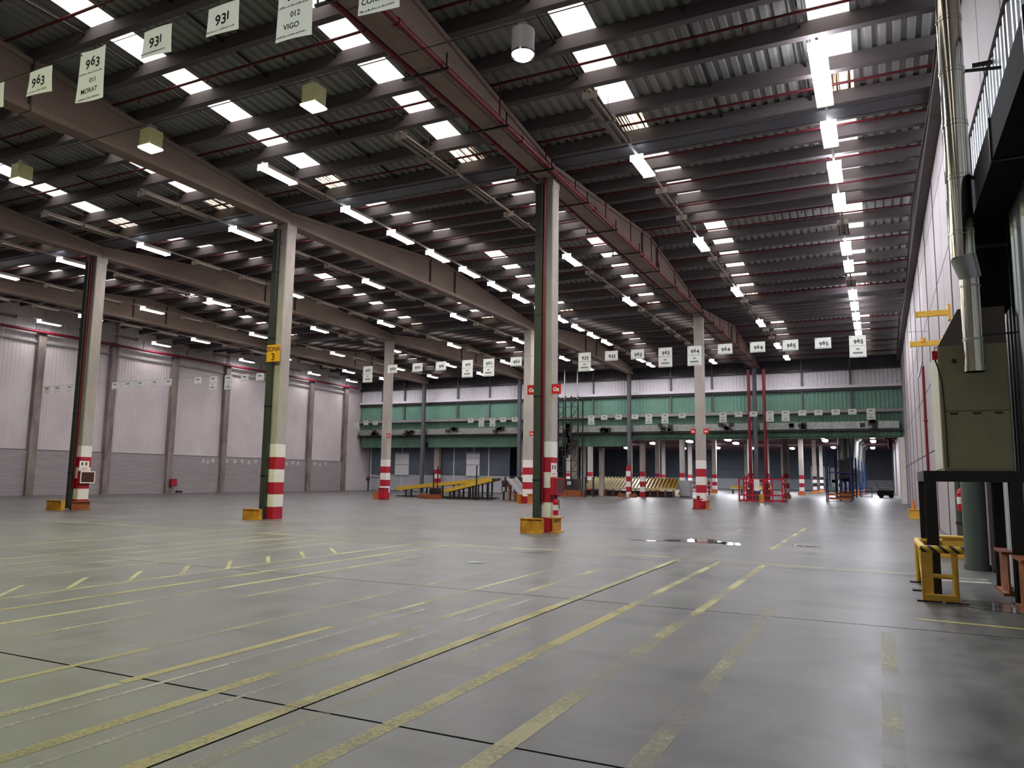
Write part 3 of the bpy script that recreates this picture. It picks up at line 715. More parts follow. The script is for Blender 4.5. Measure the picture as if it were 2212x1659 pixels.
sign(-6.64, 7.0, 8.06, '931', True, ['012', 'VIGO'], 'double white hanging sign reading 012 VIGO', G1)
sign(-5.28, 7.0, 8.06, '932', True, ['014', 'CORUÑA'], 'white hanging sign reading CORUÑA beside the red pipes', G1)
R2 = [(-23.2, '962', 1), (-21.7, '960', 0), (-20.23, '960', 0), (-18.88, '961', 0), (-17.42, '961', 1), (-16.28, '962', 1), (-14.86, '962', 0), (-11.51, '933', 1), (-10.27, '933', 0), (-9.11, '963', 0), (-7.91, '963', 1), (-6.69, '964', 1), (-5.45, '964', 0), (-4.18, '964', 0), (-2.94, '965', 0), (-1.76, '965', 0), (-.55, '965', 1)]
for n, (x, nm, d) in enumerate(R2):
    sign(x, 31.0, 7.10, nm, d, None, '%s white hanging sign reading %s, %s lettered one in the middle row' % ('double' if d else 'single', nm, ordinal(n)), G2, curl=.012)
for n, (x, d) in enumerate([(-48.95, 0), (-47.91, 0), (-46.65, 0), (-42.32, 0), (-41.14, 0), (-40.07, 0), (-38.79, 0), (-37.64, 0), (-35.21, 0), (-34.0, 1), (-32.82, 1), (-31.59, 0), (-30.47, 0)]):
    sign(x, 31.0, 7.10, None, d, None, 'small pale hanging sign before the left wall, %s from the left in the middle row' % ordinal(n), G2, curl=.012)
for n, (x, d) in enumerate([(-47.48, 1), (-46.33, 0), (-45.19, 0), (-34.3, 0), (-33.17, 1), (-32.01, 1), (-30.91, 0), (-29.73, 0), (-22.36, 1), (-21.18, 0), (-19.89, 0), (-18.46, 0), (-17.26, 1), (-15.88, 1), (-14.45, 0), (-11.16, 1), (-9.93, 0), (-8.79, 0), (-7.56, 1), (-6.4, 1), (-5.18, 0), (-4.02, 0), (-2.81, 0), (-1.66, 0), (-.4, 1)]):
    sign(x, 61.9, 7.02, None, d, None, '%s hanging sign against the green bulkhead, %s from the left in the far row' % ('double' if d else 'single', ordinal(n) if n < 20 else ordinal(n)), G3, curl=.01)
for n, (y, z) in enumerate([(44.59, 2.59), (45.02, 2.52), (45.59, 2.65), (47.07, 2.65), (47.94, 2.63), (48.72, 2.69), (49.53, 2.59), (50.34, 2.69), (54.25, 2.57), (55.04, 2.68), (55.8, 2.65), (57.36, 2.64), (58.16, 2.66), (58.92, 2.54), (59.74, 2.65)]):
    tag(MB().box(XL + .06, XL + .075, y - .14, y + .14, z - .2, z + .12).build('wall_tag', 'paper'), 'small white tag on the block plinth of the left wall, %s from the left' % ordinal(n), 'tag', 'small tags on the left wall')

# ================================================================== COLUMN FITTINGS
def plate(name, mat_, x0, x1, y, z0, z1, parent=None, t=.012): return MB().box(x0, x1, y - t, y, z0, z1).build(name, mat_, parent)
zs_ = thing('zone_sign', 'yellow sign reading ZONA 3 on the second striped column from the left', 'sign', (-19.66, 20.6, 5.95))
zb_ = MB().box(-.31, .31, -.012, 0, -.31, .31).build('board', 'sign_yellow', zs_)
o = put(text_mesh('ZONA', .22), 'lettering', 'dark_red', zb_); o.location = (0, -.016, .08)
o = put(text_mesh('3', .36), 'lettering', 'dark_red', zb_); o.location = (0, -.016, -.26)
def flag(x, y, z, label, s=.15):
    r = thing('fire_sign', label, 'sign', (x, y, z), group='red fire equipment signs')
    b = MB().box(-s, s, -.01, .01, -s, s).build('board', 'sign_red', r)
    MB().cyl((-s * .25, -.014, -s * .05), (-s * .25, -.011, -s * .05), s * .42, 14).box(s * .2, s * .6, -.014, -.011, -s * .5, s * .1).build('pictogram', 'white_paint', b)
    MB().cyl((-s * .25, -.017, -s * .05), (-s * .25, -.015, -s * .05), s * .2, 10).build('pictogram_centre', 'sign_red', b)
flag(-9.42, 20.8, 4.24, 'red fire sign on the left side of the nearest striped column'); flag(-8.62, 20.8, 4.24, 'red fire sign on the right side of the nearest striped column')
flag(-9.38, 42.8, 4.3, 'red fire sign on the left of the far right-hand column', .14); flag(-8.66, 42.8, 4.3, 'red fire sign on the right of the far right-hand column', .14)
flag(-19.36, 42.8, 4.3, 'faded red fire sign on the far column of the second line', .14); flag(-30.1, 42.8, 4.3, 'faded red fire sign on the far column of the third line', .14)
def hose_cabinet(gx, yc_, z, label):
    r = thing('hose_cabinet', label, 'cabinet', (gx + .26, yc_, z), group='fire hose cabinets on columns')
    MB().box(0, .17, -.33, .33, 0, .5).build('box', 'red_paint', r)
    MB().box(.17, .18, -.29, .29, .04, .46).build('glass', 'glass_dark', r)
    MB().box(.178, .19, -.33, .33, .46, .5).box(.178, .19, -.33, .33, 0, .04).box(.178, .19, -.33, -.29, .04, .46).box(.178, .19, .29, .33, .04, .46).build('frame', 'red_paint' if gx > -15 else 'white_paint', r)
hose_cabinet(-9.02, 21.05, 1.1, 'red fire hose cabinet with dark glass on the nearest striped column'); hose_cabinet(-30.45, 21.05, 1.1, 'fire hose cabinet with white frame on the leftmost striped column')
def notice(gx, z, label):
    r = thing('safety_notice', label, 'notice', (gx + .262, 21.0, z), group='white safety notices on columns')
    b = MB().box(0, .006, -.24, .2, 0, .4).build('board', 'white_paint', r)
    for dy in (-.12, .06): MB().box(.006, .009, dy - .035, dy + .035, .22, .34).build('pictogram', 'ink', b)
    MB().box(.006, .009, -.16, .12, .07, .09).build('lettering', 'ink_grey', b)
notice(-9.02, 1.63, 'white notice with two dark pictograms above the red hose cabinet'); notice(-30.45, 1.63, 'white notice above the white-framed hose cabinet on the leftmost column')
def extinguisher(x, y, z, label):
    r = thing('fire_extinguisher', label, 'extinguisher', (x, y, z), group='fire extinguishers')
    mb = MB(); prof = [(.0, .0), (.075, .0), (.08, .03), (.08, .38), (.06, .45), (.025, .48), (.025, .52)]
    for (ra, za), (rb, zb) in zip(prof[:-1], prof[1:]):
        if abs(za - zb) > 1e-4: mb.cyl((0, 0, za), (0, 0, zb), ra, 14, rb, caps=False)
    mb.cyl((0, 0, 0), (0, 0, .005), .075, 14); mb.build('cylinder', 'extinguisher_red', r, True)
    MB().box(-.03, .03, -.02, .02, .5, .57).box(-.02, .1, -.012, .012, .55, .575).build('valve', 'black_steel', r)
    MB().tube([(.03, 0, .53), (.1, 0, .45), (.105, 0, .2)], .012, 6).build('hose', 'rubber', r)
    MB().cyl((0, 0, .15), (0, 0, .3), .0812, 14, caps=False).build('label_band', 'white_paint', r, True)
extinguisher(-8.64, 20.86, .5, 'red fire extinguisher below the hose cabinet on the nearest striped column')
extinguisher(1.58, 19.32, 1.0, 'red fire extinguisher on the dark pipe behind the heater frame')
extinguisher(1.66, 33.2, .9, 'red fire extinguisher on the right wall beyond the heater')
hw = thing('hose_box', 'small dark red hose box low on a pilaster of the left wall', 'cabinet', (XL + .32, 41.5, .55)); MB().box(0, .2, -.28, .28, 0, .55).build('box', 'dark_red', hw); MB().box(.2, .21, -.22, .22, .06, .49).build('door', 'red_paint', hw); MB().box(.05, .3, .3, .75, -.5, -.35).build('tray', 'black_steel', hw)

def ibeam(name, label, x, y, length, along='x', mat_='yellow_steel', hgt=.34, wid=.2, group='yellow steel column guards', z=0):
    r = thing(name, label, 'guard', (x, y, z), 0 if along == 'x' else math.pi / 2, group)
    L = length / 2
    MB().box(-L, L, -wid / 2, wid / 2, hgt - .035, hgt).build('top_flange', mat_, r); MB().box(-L, L, -wid / 2, wid / 2, 0, .035).build('bottom_flange', mat_, r)
    wt = wid * .34 if along == 'x' else .012; MB().box(-L, L, -wt, wt, .035, hgt - .035).build('web', mat_, r)
    if along == 'x':
        for s in (-1, 1): MB().box(s * L - .012, s * L + .012, -wid * .42, wid * .42, .035, hgt - .035).build('end_plate', mat_, r)
    return r
ibeam('column_guard', 'yellow steel guard before the nearest striped column', -9.1, 20.2, .66, hgt=.43)
ibeam('column_guard', 'yellow steel guard on the right side of the nearest striped column', -8.60, 20.85, .62, 'y', hgt=.45)
ibeam('column_guard', 'yellow steel guard before the ZONA 3 column', -19.78, 20.12, .72, hgt=.38)
ibeam('column_guard', 'yellow steel guard before the leftmost striped column', -30.6, 20.15, .92, hgt=.4)
ibeam('column_guard', 'dark rusty guard on the right of the leftmost striped column', -29.95, 20.8, .8, 'y', 'rust_steel', hgt=.36)
ibeam('column_guard', 'yellow guard left of the far right-hand column', -9.32, 42.6, .7, 'y', 'orange_steel', hgt=.55); ibeam('column_guard', 'yellow guard right of the far right-hand column', -8.55, 42.4, .7, 'y', 'orange_steel', hgt=.5)
ibeam('column_guard', 'yellow guard left of the far column in the second line', -20.05, 42.6, .7, 'y', hgt=.55); ibeam('column_guard', 'orange guard right of the far column in the second line', -19.3, 42.5, .7, 'y', 'orange_steel', hgt=.6)
ibeam('column_guard', 'orange guard before the far column in the third line', -30.5, 42.5, .9, 'x', 'orange_steel', hgt=.45)
hy = thing('hydrant', 'red hydrant stand before the far right-hand column', 'hydrant', (-9.0, 42.1, 0)); MB().cyl((0, 0, 0), (0, 0, .5), .16, 12, .12).build('body', 'red_paint', hy, True); MB().cyl((0, 0, .5), (0, 0, .72), .09, 12).build('head', 'dark_red', hy, True); MB().bar((-.25, 0, .4), (.25, 0, .55), .07).build('outlet', 'red_paint', hy); MB().box(-.28, .28, -.2, .2, 0, .06).build('foot', 'dark_red', hy)
rb = thing('red_bin', 'dark red box beside the far column in the third line', 'box', (-29.95, 42.2, 0)); MB().box(-.22, .25, -.25, .25, .03, .7).build('body', 'red_paint', rb); MB().box(-.24, .27, -.27, .27, .7, .76).build('lid', 'dark_red', rb); MB().box(-.2, .22, -.2, .2, 0, .03).build('foot', 'black_steel', rb)

# ================================================================== RIGHT FOREGROUND: heater on its frame
fr = thing('heater_frame', 'black steel stand carrying the olive heater cabinet', 'stand', (0, 0, 0))
for (x, y) in [(.64, 12.38), (1.66, 12.38), (.64, 14.2), (1.66, 14.2)]:
    MB().box(x - .075, x + .075, y - .075, y - .06, 0, 1.62).box(x - .075, x + .075, y + .06, y + .075, 0, 1.62).box(x - .012, x + .012, y - .06, y + .06, 0, 1.62).build('post', 'black_steel', fr)
    MB().box(x - .12, x + .12, y - .12, y + .12, 0, .015).build('foot_plate', 'black_steel', fr)
for y in (12.38, 14.2): MB().box(.56, 1.76, y - .08, y + .08, 1.62, 1.77).build('cross_beam', 'black_steel', fr)
for x in (.64, 1.66): MB().box(x - .08, x + .08, 12.46, 14.12, 1.62, 1.77).build('side_beam', 'black_steel', fr)
he = thing('air_heater', 'tall olive-grey hot-air heater cabinet on a black stand', 'heater', (0, 0, 0))
MB().box(.83, 1.66, 12.3, 14.0, 1.775, 3.55).build('cabinet', 'cabinet_olive', he)
MB().box(.815, .829, 12.33, 13.97, 1.8, 3.53).build('side_panel', 'cabinet_lit_side', he)
MB().box(.85, 1.64, 12.285, 12.299, 1.80, 2.60).build('door', 'cabinet_olive', he); hd = MB().box(.85, 1.64, 12.285, 12.299, 2.615, 3.53).build('door', 'cabinet_olive', he)
for x in (.98, 1.26, 1.52): MB().box(x - .05, x + .05, 12.275, 12.285, 2.56, 2.585).build('latch', 'black_steel', hd)
mb = MB(); mb.v = [(.83, 12.3, 3.55), (1.66, 12.3, 3.55), (1.66, 14.0, 3.55), (.83, 14.0, 3.55), (1.12, 12.55, 4.12), (1.70, 12.55, 4.12), (1.70, 13.6, 4.12), (1.12, 13.6, 4.12)]
mb.f = [(0, 1, 5, 4), (1, 2, 6, 5), (2, 3, 7, 6), (3, 0, 4, 7), (4, 5, 6, 7)]; mb.build('hopper', 'hopper_brown', he)
MB().cyl((1.02, 12.28, 3.32), (1.02, 12.3, 3.32), .035, 10).build('port', 'black_steel', he)
hsn = thing('alarm_box', 'small red alarm box beside the heater cabinet with a black cable', 'alarm', (.78, 12.25, 3.42)); MB().box(-.035, .035, -.03, .03, -.07, .05).build('box', 'sign_red', hsn); MB().tube([(.0, 0, -.07), (.03, 0, -.18), (.07, -.01, -.4), (.085, -.02, -.8), (.09, -.02, -1.6)], .012, 6).build('cable', 'rubber', hsn); MB().tube([(0, 0, .05), (.0, 0, .1), (.05, .03, .12)], .008, 6).build('conduit', 'grey_steel', hsn)
ad = thing('air_duct', 'large black square air duct rising from the heater and running along the right wall', 'duct', (0, 0, 0))
MB().box(1.36, 1.79, 12.6, 13.45, 4.12, 5.42).build('riser', 'black_duct', ad)
MB().prism([(12.6, 5.42), (13.45, 5.42), (13.45, 5.7), (13.25, 5.92), (12.6, 5.92)], 'x', 1.36, 1.79).build('bend', 'black_duct', ad)
for k in range(4): MB().box(1.36, 1.79, 12.59 - 2.4 * (k + 1), 12.59 - 2.4 * k, 5.42, 5.92).build('duct_section', 'black_duct', ad); MB().box(1.34, 1.795, 12.57 - 2.4 * k, 12.62 - 2.4 * k, 5.40, 5.94).build('joint_flange', 'black_steel', ad)
MB().box(1.345, 1.795, 12.58, 13.47, 5.0, 5.05).build('joint_flange', 'black_steel', ad)
fl = thing('flue_pipe', 'shiny steel flue pipe rising in front of the heater', 'pipe', (0, 0, 0))
ux, uy = 1.175, 11.98; lx, ly = 1.235, 12.0
MB().cyl((ux, uy, 4.72), (ux, uy, 11.6), .158, 28).build('upper_pipe', 'bright_duct', fl, True)
for z in (5.05, 5.85, 6.65, 7.45, 8.25, 9.05):
    MB().cyl((ux, uy, z), (ux, uy, z + .03), .168, 28).build('ring', 'bright_duct', fl, True)
    MB().cyl((ux, uy, z + .06), (ux, uy, z + .075), .164, 28).build('ring', 'bright_duct', fl, True)
MB().cyl((ux, uy, 4.74), (lx + .02, ly, 4.42), .165, 24, .135).build('elbow', 'galv', fl, True)
MB().cyl((lx, ly, 3.12), (lx, ly, 4.45), .122, 24, caps=False).cyl((lx, ly, 3.12), (lx, ly, 3.2), .13, 24, caps=False).build('lower_pipe', 'bright_duct', fl, True)
for z in (3.55, 4.3): MB().cyl((lx, ly, z), (lx, ly, z + .03), .13, 24).build('ring', 'galv', fl, True)
MB().cyl((lx, ly + .05, 3.5), (lx, 12.29, 3.5), .09, 16).build('branch', 'galv', fl, True)
for z in (5.85, 7.45): MB().bar((ux + .15, uy, z + .02), (1.79, uy + .1, z + .02), .035).build('bracket', 'black_steel', fl)
MB().bar((lx + .1, ly, 3.62), (1.79, ly + .15, 3.66), .02).build('bracket', 'black_steel', fl)
tag(MB().box(1.55, 1.83, 13.0, 13.06, 8.02, 8.07).bar((1.7, 13.03, 8.02), (1.75, 13.0, 6.7), .012).build('wall_hook', 'black_steel'), 'small black bracket and rod high on the right wall', 'bracket')
ba = thing('tube_barrier', 'yellow tube barrier with hazard stripes around the stand post', 'barrier', (0, 0, 0))
for p, q in [((.5, 12.0, .70), (.5, 14.15, .66))]: MB().cyl(p, q, .05, 12).build('side_rail', 'yellow_tube', ba, True)
hz = MB().cyl((.47, 12.0, .70), (.98, 11.95, .70), .05, 12).build('front_rail', 'hazard_stripes', ba, True)
MB().cyl((.47, 14.15, .66), (.86, 14.15, .66), .05, 12).build('rear_rail', 'yellow_tube', ba, True)
MB().box(.46, .60, 11.97, 12.07, .0, .68).build('wide_post', 'yellow_tube', ba)
MB().cyl((.5, 14.15, 0), (.5, 14.15, .66), .045, 10).build('post', 'yellow_tube', ba, True)
MB().cyl((.86, 11.96, 0), (.86, 11.96, .70), .04, 10).build('post', 'yellow_tube', ba, True)
MB().cyl((.5, 12.02, .34), (.86, 11.96, .34), .032, 10).build('mid_rail', 'yellow_tube', ba, True)
MB().bar((.5, 13.3, .6), (.5, 12.2, .05), .05).build('brace', 'yellow_tube', ba)
for x, y in ((.52, 12.0), (.86, 11.95), (.5, 14.15), (.5, 13.1)): MB().box(x - .13, x + .13, y - .1, y + .1, 0, .02).build('foot_plate', 'black_steel', ba)
MB().box(.5, .9, 11.9, 12.02, .02, .1).build('kick_plate', 'yellow_tube', ba)
ibeam('wall_guard', 'large yellow steel guard by the right wall behind the tube barrier', 1.42, 19.2, .72, 'x', 'yellow_tube', .46, .3, group='steel guards by the right wall')
ibeam('wall_guard', 'rusty orange guard by the rear leg of the heater stand', 1.62, 13.55, .85, 'y', 'rust_steel', .62, .16, group='steel guards by the right wall')
ibeam('wall_guard', 'rusty orange guard by the front leg of the heater stand', 1.62, 11.75, .8, 'y', 'rust_steel', .66, .16, group='steel guards by the right wall')
yg = ibeam('wall_guard', 'small yellow guard on the floor by the right wall, far beyond the heater', 1.45, 38.6, .7, 'x', 'yellow_tube', .42, .3, group='steel guards by the right wall')
MB().cyl((-.15, 0, .42), (-.15, 0, .8), .09, 10, .05).build('knob', 'orange_steel', yg)
dp = thing('drain_pipe', 'thick grey-green vertical pipe on the right wall under the heater', 'pipe', (1.57, 16.75, 0)); MB().cyl((0, 0, 0), (0, 0, 3.4), .2, 18).build('pipe', 'pipe_green', dp, True); MB().cyl((0, 0, 2.6), (0, 0, 2.72), .225, 18).build('collar', 'pipe_green', dp, True); MB().cyl((0, 0, 0), (0, 0, .1), .225, 18).build('collar', 'pipe_green', dp, True)
for n, (y, z, x0) in enumerate([(22.0, 5.95, 1.02), (24.0, 5.5, .94)]):
    r = thing('yellow_jib', ['upper yellow steel arm projecting from the right wall', 'lower yellow steel arm projecting from the right wall'][n], 'arm', (0, y, z), group='yellow jibs on the right wall')
    MB().box(x0, 1.78, -.05, .05, -.07, .07).build('beam', 'yellow_tube', r); MB().box(1.74, 1.8, -.12, .12, -.2, .2).build('wall_plate', 'yellow_tube', r); MB().box(x0 - .015, x0, -.07, .07, -.09, .09).build('end_plate', 'yellow_tube', r)
    if n: MB().cyl((1.25, 0, .05), (1.25, 0, .16), .08, 12).build('pulley', 'yellow_tube', r); MB().tube([(1.22, 0, -.07), (1.2, .0, -.5), (1.1, 0, -.95)], .035, 8).build('hanging_cable', 'galv', r)
wp_ = thing('wall_pipe', 'dark red vertical pipe on the right wall beyond the heater', 'pipe', (1.72, 33.9, 0)); MB().cyl((0, 0, .9), (0, 0, 6.2), .055, 10).build('pipe', 'dark_red', wp_, True); MB().box(-.12, .06, -.1, .1, .75, 1.5).build('valve_box', 'red_paint', wp_)
for z in (2, 4): MB().box(-.07, .08, -.08, .08, z, z + .06).build('clamp', 'dark_red', wp_)

# ================================================================== MID DISTANCE: conveyors, tower, fence
def conveyor(label, p, q, width, legs, mat_='conveyor_yellow'):
    r = thing('belt_conveyor', label, 'conveyor', (p[0], p[1], 0), group='inclined yellow conveyors')
    P, Q = Vector((0, 0, p[2])), Vector((q[0] - p[0], q[1] - p[1], q[2])); d = (Q - P).normalized(); sd = Vector((-d.y, d.x, 0)).normalized()
    for s in (-1, 1): MB().bar(P + sd * s * width / 2, Q + sd * s * width / 2, .06, .26).build('side_rail', mat_, r)
    MB().bar(P + Vector((0, 0, .02)), Q + Vector((0, 0, .02)), width - .08, .06).build('belt', 'belt_grey', r)
    for k in range(legs):
        t = (k + .6) / legs; c = P.lerp(Q, t)
        for s in (-1, 1):
            f = c + sd * s * width * .42; MB().bar((f.x, f.y, 0), (f.x, f.y, f.z - .1), .09).build('leg', 'black_steel', r)
        a, b = c + sd * width * .42, c - sd * width * .42; MB().bar((a.x, a.y, .25), (b.x, b.y, .25), .06).build('tie', 'black_steel', r)
    for s in (-1, 1): MB().bar((sd.x * s * width * .42, sd.y * s * width * .42, .08), (Q.x + sd.x * s * width * .42, Q.y + sd.y * s * width * .42, .08), .07).build('floor_rail', 'black_steel', r)
    for e, nm in ((P, 'drum'), (Q, 'drum')): MB().cyl(e + sd * width * .47, e - sd * width * .47, .1, 10).build(nm, 'black_steel', r, True)
conveyor('long yellow inclined conveyor rising to the right beside the far left column', (-33.0, 48.6, .62), (-24.7, 48.6, 1.45), .9, 6)
conveyor('shorter yellow inclined conveyor in front of the long one', (-27.9, 47.0, .55), (-24.3, 47.4, 1.42), .9, 5)
cm = thing('drive_machine', 'dark drive machine at the top of the yellow conveyors', 'machine', (-22.75, 48.3, 0)); random.seed(21)
MB().box(-1.1, .7, -.6, .6, .55, 1.35).build('body', 'machine_dark', cm); MB().box(-.9, .4, -.62, .62, 1.35, 1.6).build('cover', 'machine_dark', cm)
for x in (-1.0, -.5, 0, .55): MB().box(x - .05, x + .05, -.5, -.4, 0, .55).build('leg', 'black_steel', cm); MB().box(x - .05, x + .05, .4, .5, 0, .55).build('leg', 'black_steel', cm)
for k in range(5): MB().box(-1 + .35 * k, -.85 + .35 * k, -.66, -.6, .6, .9).build('bracket', 'grey_light', cm)
rp = thing('loading_ramp', 'grey sloping chute beside the far column of the second line', 'chute', (-21.7, 46.2, 0))
MB().prism([(-.75, 1.45), (-.62, 1.5), (.55, .22), (.45, .12)], 'y', -.6, .6).build('plate', 'belt_grey', rp)
for s in (-.62, .62): MB().bar((-.7, s, 1.55), (.5, s, .25), .06, .2).build('side', 'grey_light', rp)
for x, z in ((-.6, 1.3), (-.1, .75), (.35, .25)): MB().box(x - .05, x + .05, -.5, -.4, 0, z).build('leg', 'rust_steel', rp); MB().box(x - .05, x + .05, .4, .5, 0, z).build('leg', 'rust_steel', rp)
cs = thing('control_stand', 'black control stand with two tall poles before the conveyors', 'stand', (-28.6, 46.2, 0))
MB().box(-.9, .6, -.4, .4, .0, .32).build('base', 'rust_steel', cs); MB().box(-.05, .55, -.3, .3, .32, .75).build('cabinet', 'black_steel', cs)
MB().cyl((.1, 0, .75), (.1, 0, 1.9), .05, 8).build('pole', 'black_steel', cs); MB().cyl((.42, 0, .75), (.42, 0, 2.3), .04, 8).build('pole', 'black_steel', cs)
po = thing('thin_pole', 'tall thin dark pole standing at the conveyors', 'pole', (-25.1, 46.3, 0)); MB().cyl((0, 0, 0), (0, 0, 2.35), .05, 8).build('pole', 'black_steel', po); MB().box(-.15, .15, -.15, .15, 0, .05).build('foot', 'black_steel', po)
wb = thing('wash_rail', 'dark rail frame before the partition doors', 'rail', (-46.0, 63.5, 0)); MB().bar((-1.1, 0, 1.35), (1.1, 0, 1.35), .06).build('rail', 'black_steel', wb)
for x in (-1.0, 1.0): MB().box(x - .03, x + .03, -.03, .03, 0, 1.35).build('leg', 'black_steel', wb); MB().cyl((x, -.06, 1.2), (x, .06, 1.2), .2, 12).build('reel', 'machine_dark', wb)

tw = thing('lattice_tower', 'tall black lattice hoist tower rising to the roof behind the nearest column', 'tower', (-24.95, 63.0, 0))
for x in (-.95, .95, -.25, .3):
    MB().box(x - .05, x + .05, -.05, .05, 0, 8.9).build('upright', 'black_steel', tw)
for x in (-.95, .95): MB().box(x - .05, x + .05, 1.15, 1.25, 0, 8.9).build('upright', 'black_steel', tw)
for k in range(8):
    z = 1.2 + .96 * k
    MB().bar((-.95, 0, z), (-.25, 0, z + .9), .04).build('brace', 'black_steel', tw); MB().bar((.3, 0, z), (.95, 0, z + .9), .04).build('brace', 'black_steel', tw)
    MB().bar((-.95, 0, z), (.95, 0, z), .05).build('rung', 'black_steel', tw)
for x in (-.3, .92): MB().cyl((x, -.1, 8.6), (x, -.1, 11.3), .05, 8).build('chain', 'galv', tw)
mb = MB(); random.seed(31)
for _ in range(14): x, z = random.uniform(-.5, .5), random.uniform(3.6, 6.2); mb.box(x - .2, x + .2, .2, .7, z - .3, z + .3)
tag(mb.build('machinery', 'machine_dark', tw), kind='stuff')
tb = thing('hoist_machine', 'dark machine with white panels at the foot of the lattice tower', 'machine', (-24.6, 61.8, 0))
MB().box(-1.5, 1.5, -.6, .6, 0, .55).build('base', 'rust_steel', tb); MB().box(-1.3, 1.2, -.5, .5, .55, 1.5).build('body', 'machine_dark', tb)
for x in (-1.0, -.3, .5): MB().box(x - .22, x + .22, -.56, -.5, 1.0, 1.3).build('panel', 'grey_light', tb)
for x in (-1.2, -.6, 0, .7): MB().box(x - .04, x + .04, -.56, -.5, .6, 1.75).build('post', 'black_steel', tb)
for x in (1.9, 2.6): MB().box(x - .06, x + .06, -.4, -.28, 0, 1.7).build('post', 'black_steel', tb)
MB().bar((1.9, -.34, 1.68), (2.6, -.34, 1.68), .06).build('rail', 'grey_light', tb)
mbs = thing('pale_columns', 'tall pale columns behind the lattice tower', 'cabinet', (-24.4, 66.8, 0))  # plain boxes standing for slim pale columns
for k, (x, h) in enumerate([(-1.4, 4.6), (-.5, 4.6), (1.3, 4.4)]): MB().box(x - .2, x + .2, -.2, .2, 0, h).build('panel', 'concrete', mbs)

sc = thing('sorting_conveyor', 'wide sorter of many slanted cream and yellow chutes behind the posts', 'conveyor', (-25.6, 67.5, 0))
for k in range(26):
    x = .15 + .33 * k
    mb = MB(); mb.v = [(x + .55, 0, .78), (x + .82, 0, .78), (x + .12, 4.2, 1.62), (x - .15, 4.2, 1.62), (x + .55, 0, .72), (x + .82, 0, .72), (x + .12, 4.2, 1.56), (x - .15, 4.2, 1.56)]
    mb.f = [(0, 1, 2, 3), (4, 7, 6, 5), (0, 4, 5, 1), (1, 5, 6, 2), (2, 6, 7, 3), (3, 7, 4, 0)]
    mb.build('chute', 'chute_cream' if k < 13 else 'conveyor_yellow', sc)
    MB().bar((x + .5, 0, .85), (x - .2, 4.2, 1.72), .04, .16).build('divider', 'chute_cream' if k < 16 else 'conveyor_yellow', sc)
MB().box(.3, 9.2, -.1, 0, .62, .76).build('front_rail', 'chute_cream', sc)
MB().box(.2, 9.0, .3, .45, .0, .5).build('skirt', 'machine_dark', sc)
for k in range(13): MB().box(.5 + .7 * k, .62 + .7 * k, -.05, .1, 0, .62).build('leg', 'rust_steel', sc)
MB().box(0, 8.4, 4.2, 4.5, .9, 1.7).build('top_conveyor', 'chute_cream', sc)
wbx = thing('white_cabinet', 'white cabinet at the right end of the slanted chutes', 'cabinet', (-16.2, 70.5, 0)); MB().box(-.5, .5, -.4, .4, .05, 1.5).build('body', 'crate_white', wbx); MB().box(-.45, .45, -.43, -.4, .15, 1.4).build('door', 'door_white', wbx); MB().box(-.45, .45, -.35, .35, 0, .05).build('foot', 'black_steel', wbx)

# striped rear column and post guards beside the second steel post
def striped_post(x, y, r_, label, hgt=6.8, dark=False, n=5, bh=.45):
    r = thing('rear_column', label, 'column', (x, y, 0), group='striped columns of the rear hall')
    MB().box(-r_, r_, -r_, r_, n * bh, hgt).build('shaft', 'concrete', r)
    for k in range(n): MB().box(-r_ * 1.02, r_ * 1.02, -r_ * 1.02, r_ * 1.02, k * bh, (k + 1) * bh).build('painted_band', ('black_steel' if dark else 'red_paint') if k % 2 == 0 else 'white_paint', r)
    return r
striped_post(-19.15, 66.6, .22, 'striped column right beside the second steel post', 5.5)
striped_post(-40.5, 66.3, .25, 'striped column right beside the steel post before the partition', 5.2)
pg = thing('post_guard', 'striped guard plates around the foot of the second steel post', 'guard', (-19.73, 64.2, 0))
for k in range(6): MB().box(-.2, .2, -.12, -.05, .45 * k, .45 * (k + 1)).build('painted_band', 'red_paint' if k % 2 else 'white_paint', pg)
for s in (-.5, .5): MB().box(s - .3, s + .3, -.6, -.2, 0, .3).build('kerb_block', 'rust_steel', pg)
for n, (x, y, dk) in enumerate([(-7.86, 75.1, 0), (-8.0, 92, 0), (-7.7, 107.3, 1), (-4.6, 107.3, 1), (-18.5, 79.1, 0), (-18.2, 94.6, 0), (-13.0, 88.0, 0), (-13.2, 104, 0), (-29, 80, 0), (-29, 95, 0), (-28.5, 110, 0), (-39.5, 84, 0), (-39.5, 100, 0), (-23.5, 88, 0), (-23.5, 105, 0), (-18, 118, 0), (-13, 120, 0), (-8, 125, 1)]):
    striped_post(x, y, .24, '%s striped column in the rear hall, %s in order from the camera aisle' % ('black and white' if dk else 'red and white', ordinal(n)), 7.0, dk)
    rr = tag(MB().box(-.4, .4, -.45, -.26, 0, .3).box(-.36, .36, -.43, -.28, .3, .34).build('kerb_guard', 'orange_steel', None, loc=(x, y, 0)), 'orange kerb guard at the foot of the %s rear-hall column' % ordinal(n), 'guard', 'orange kerb guards in the rear hall')

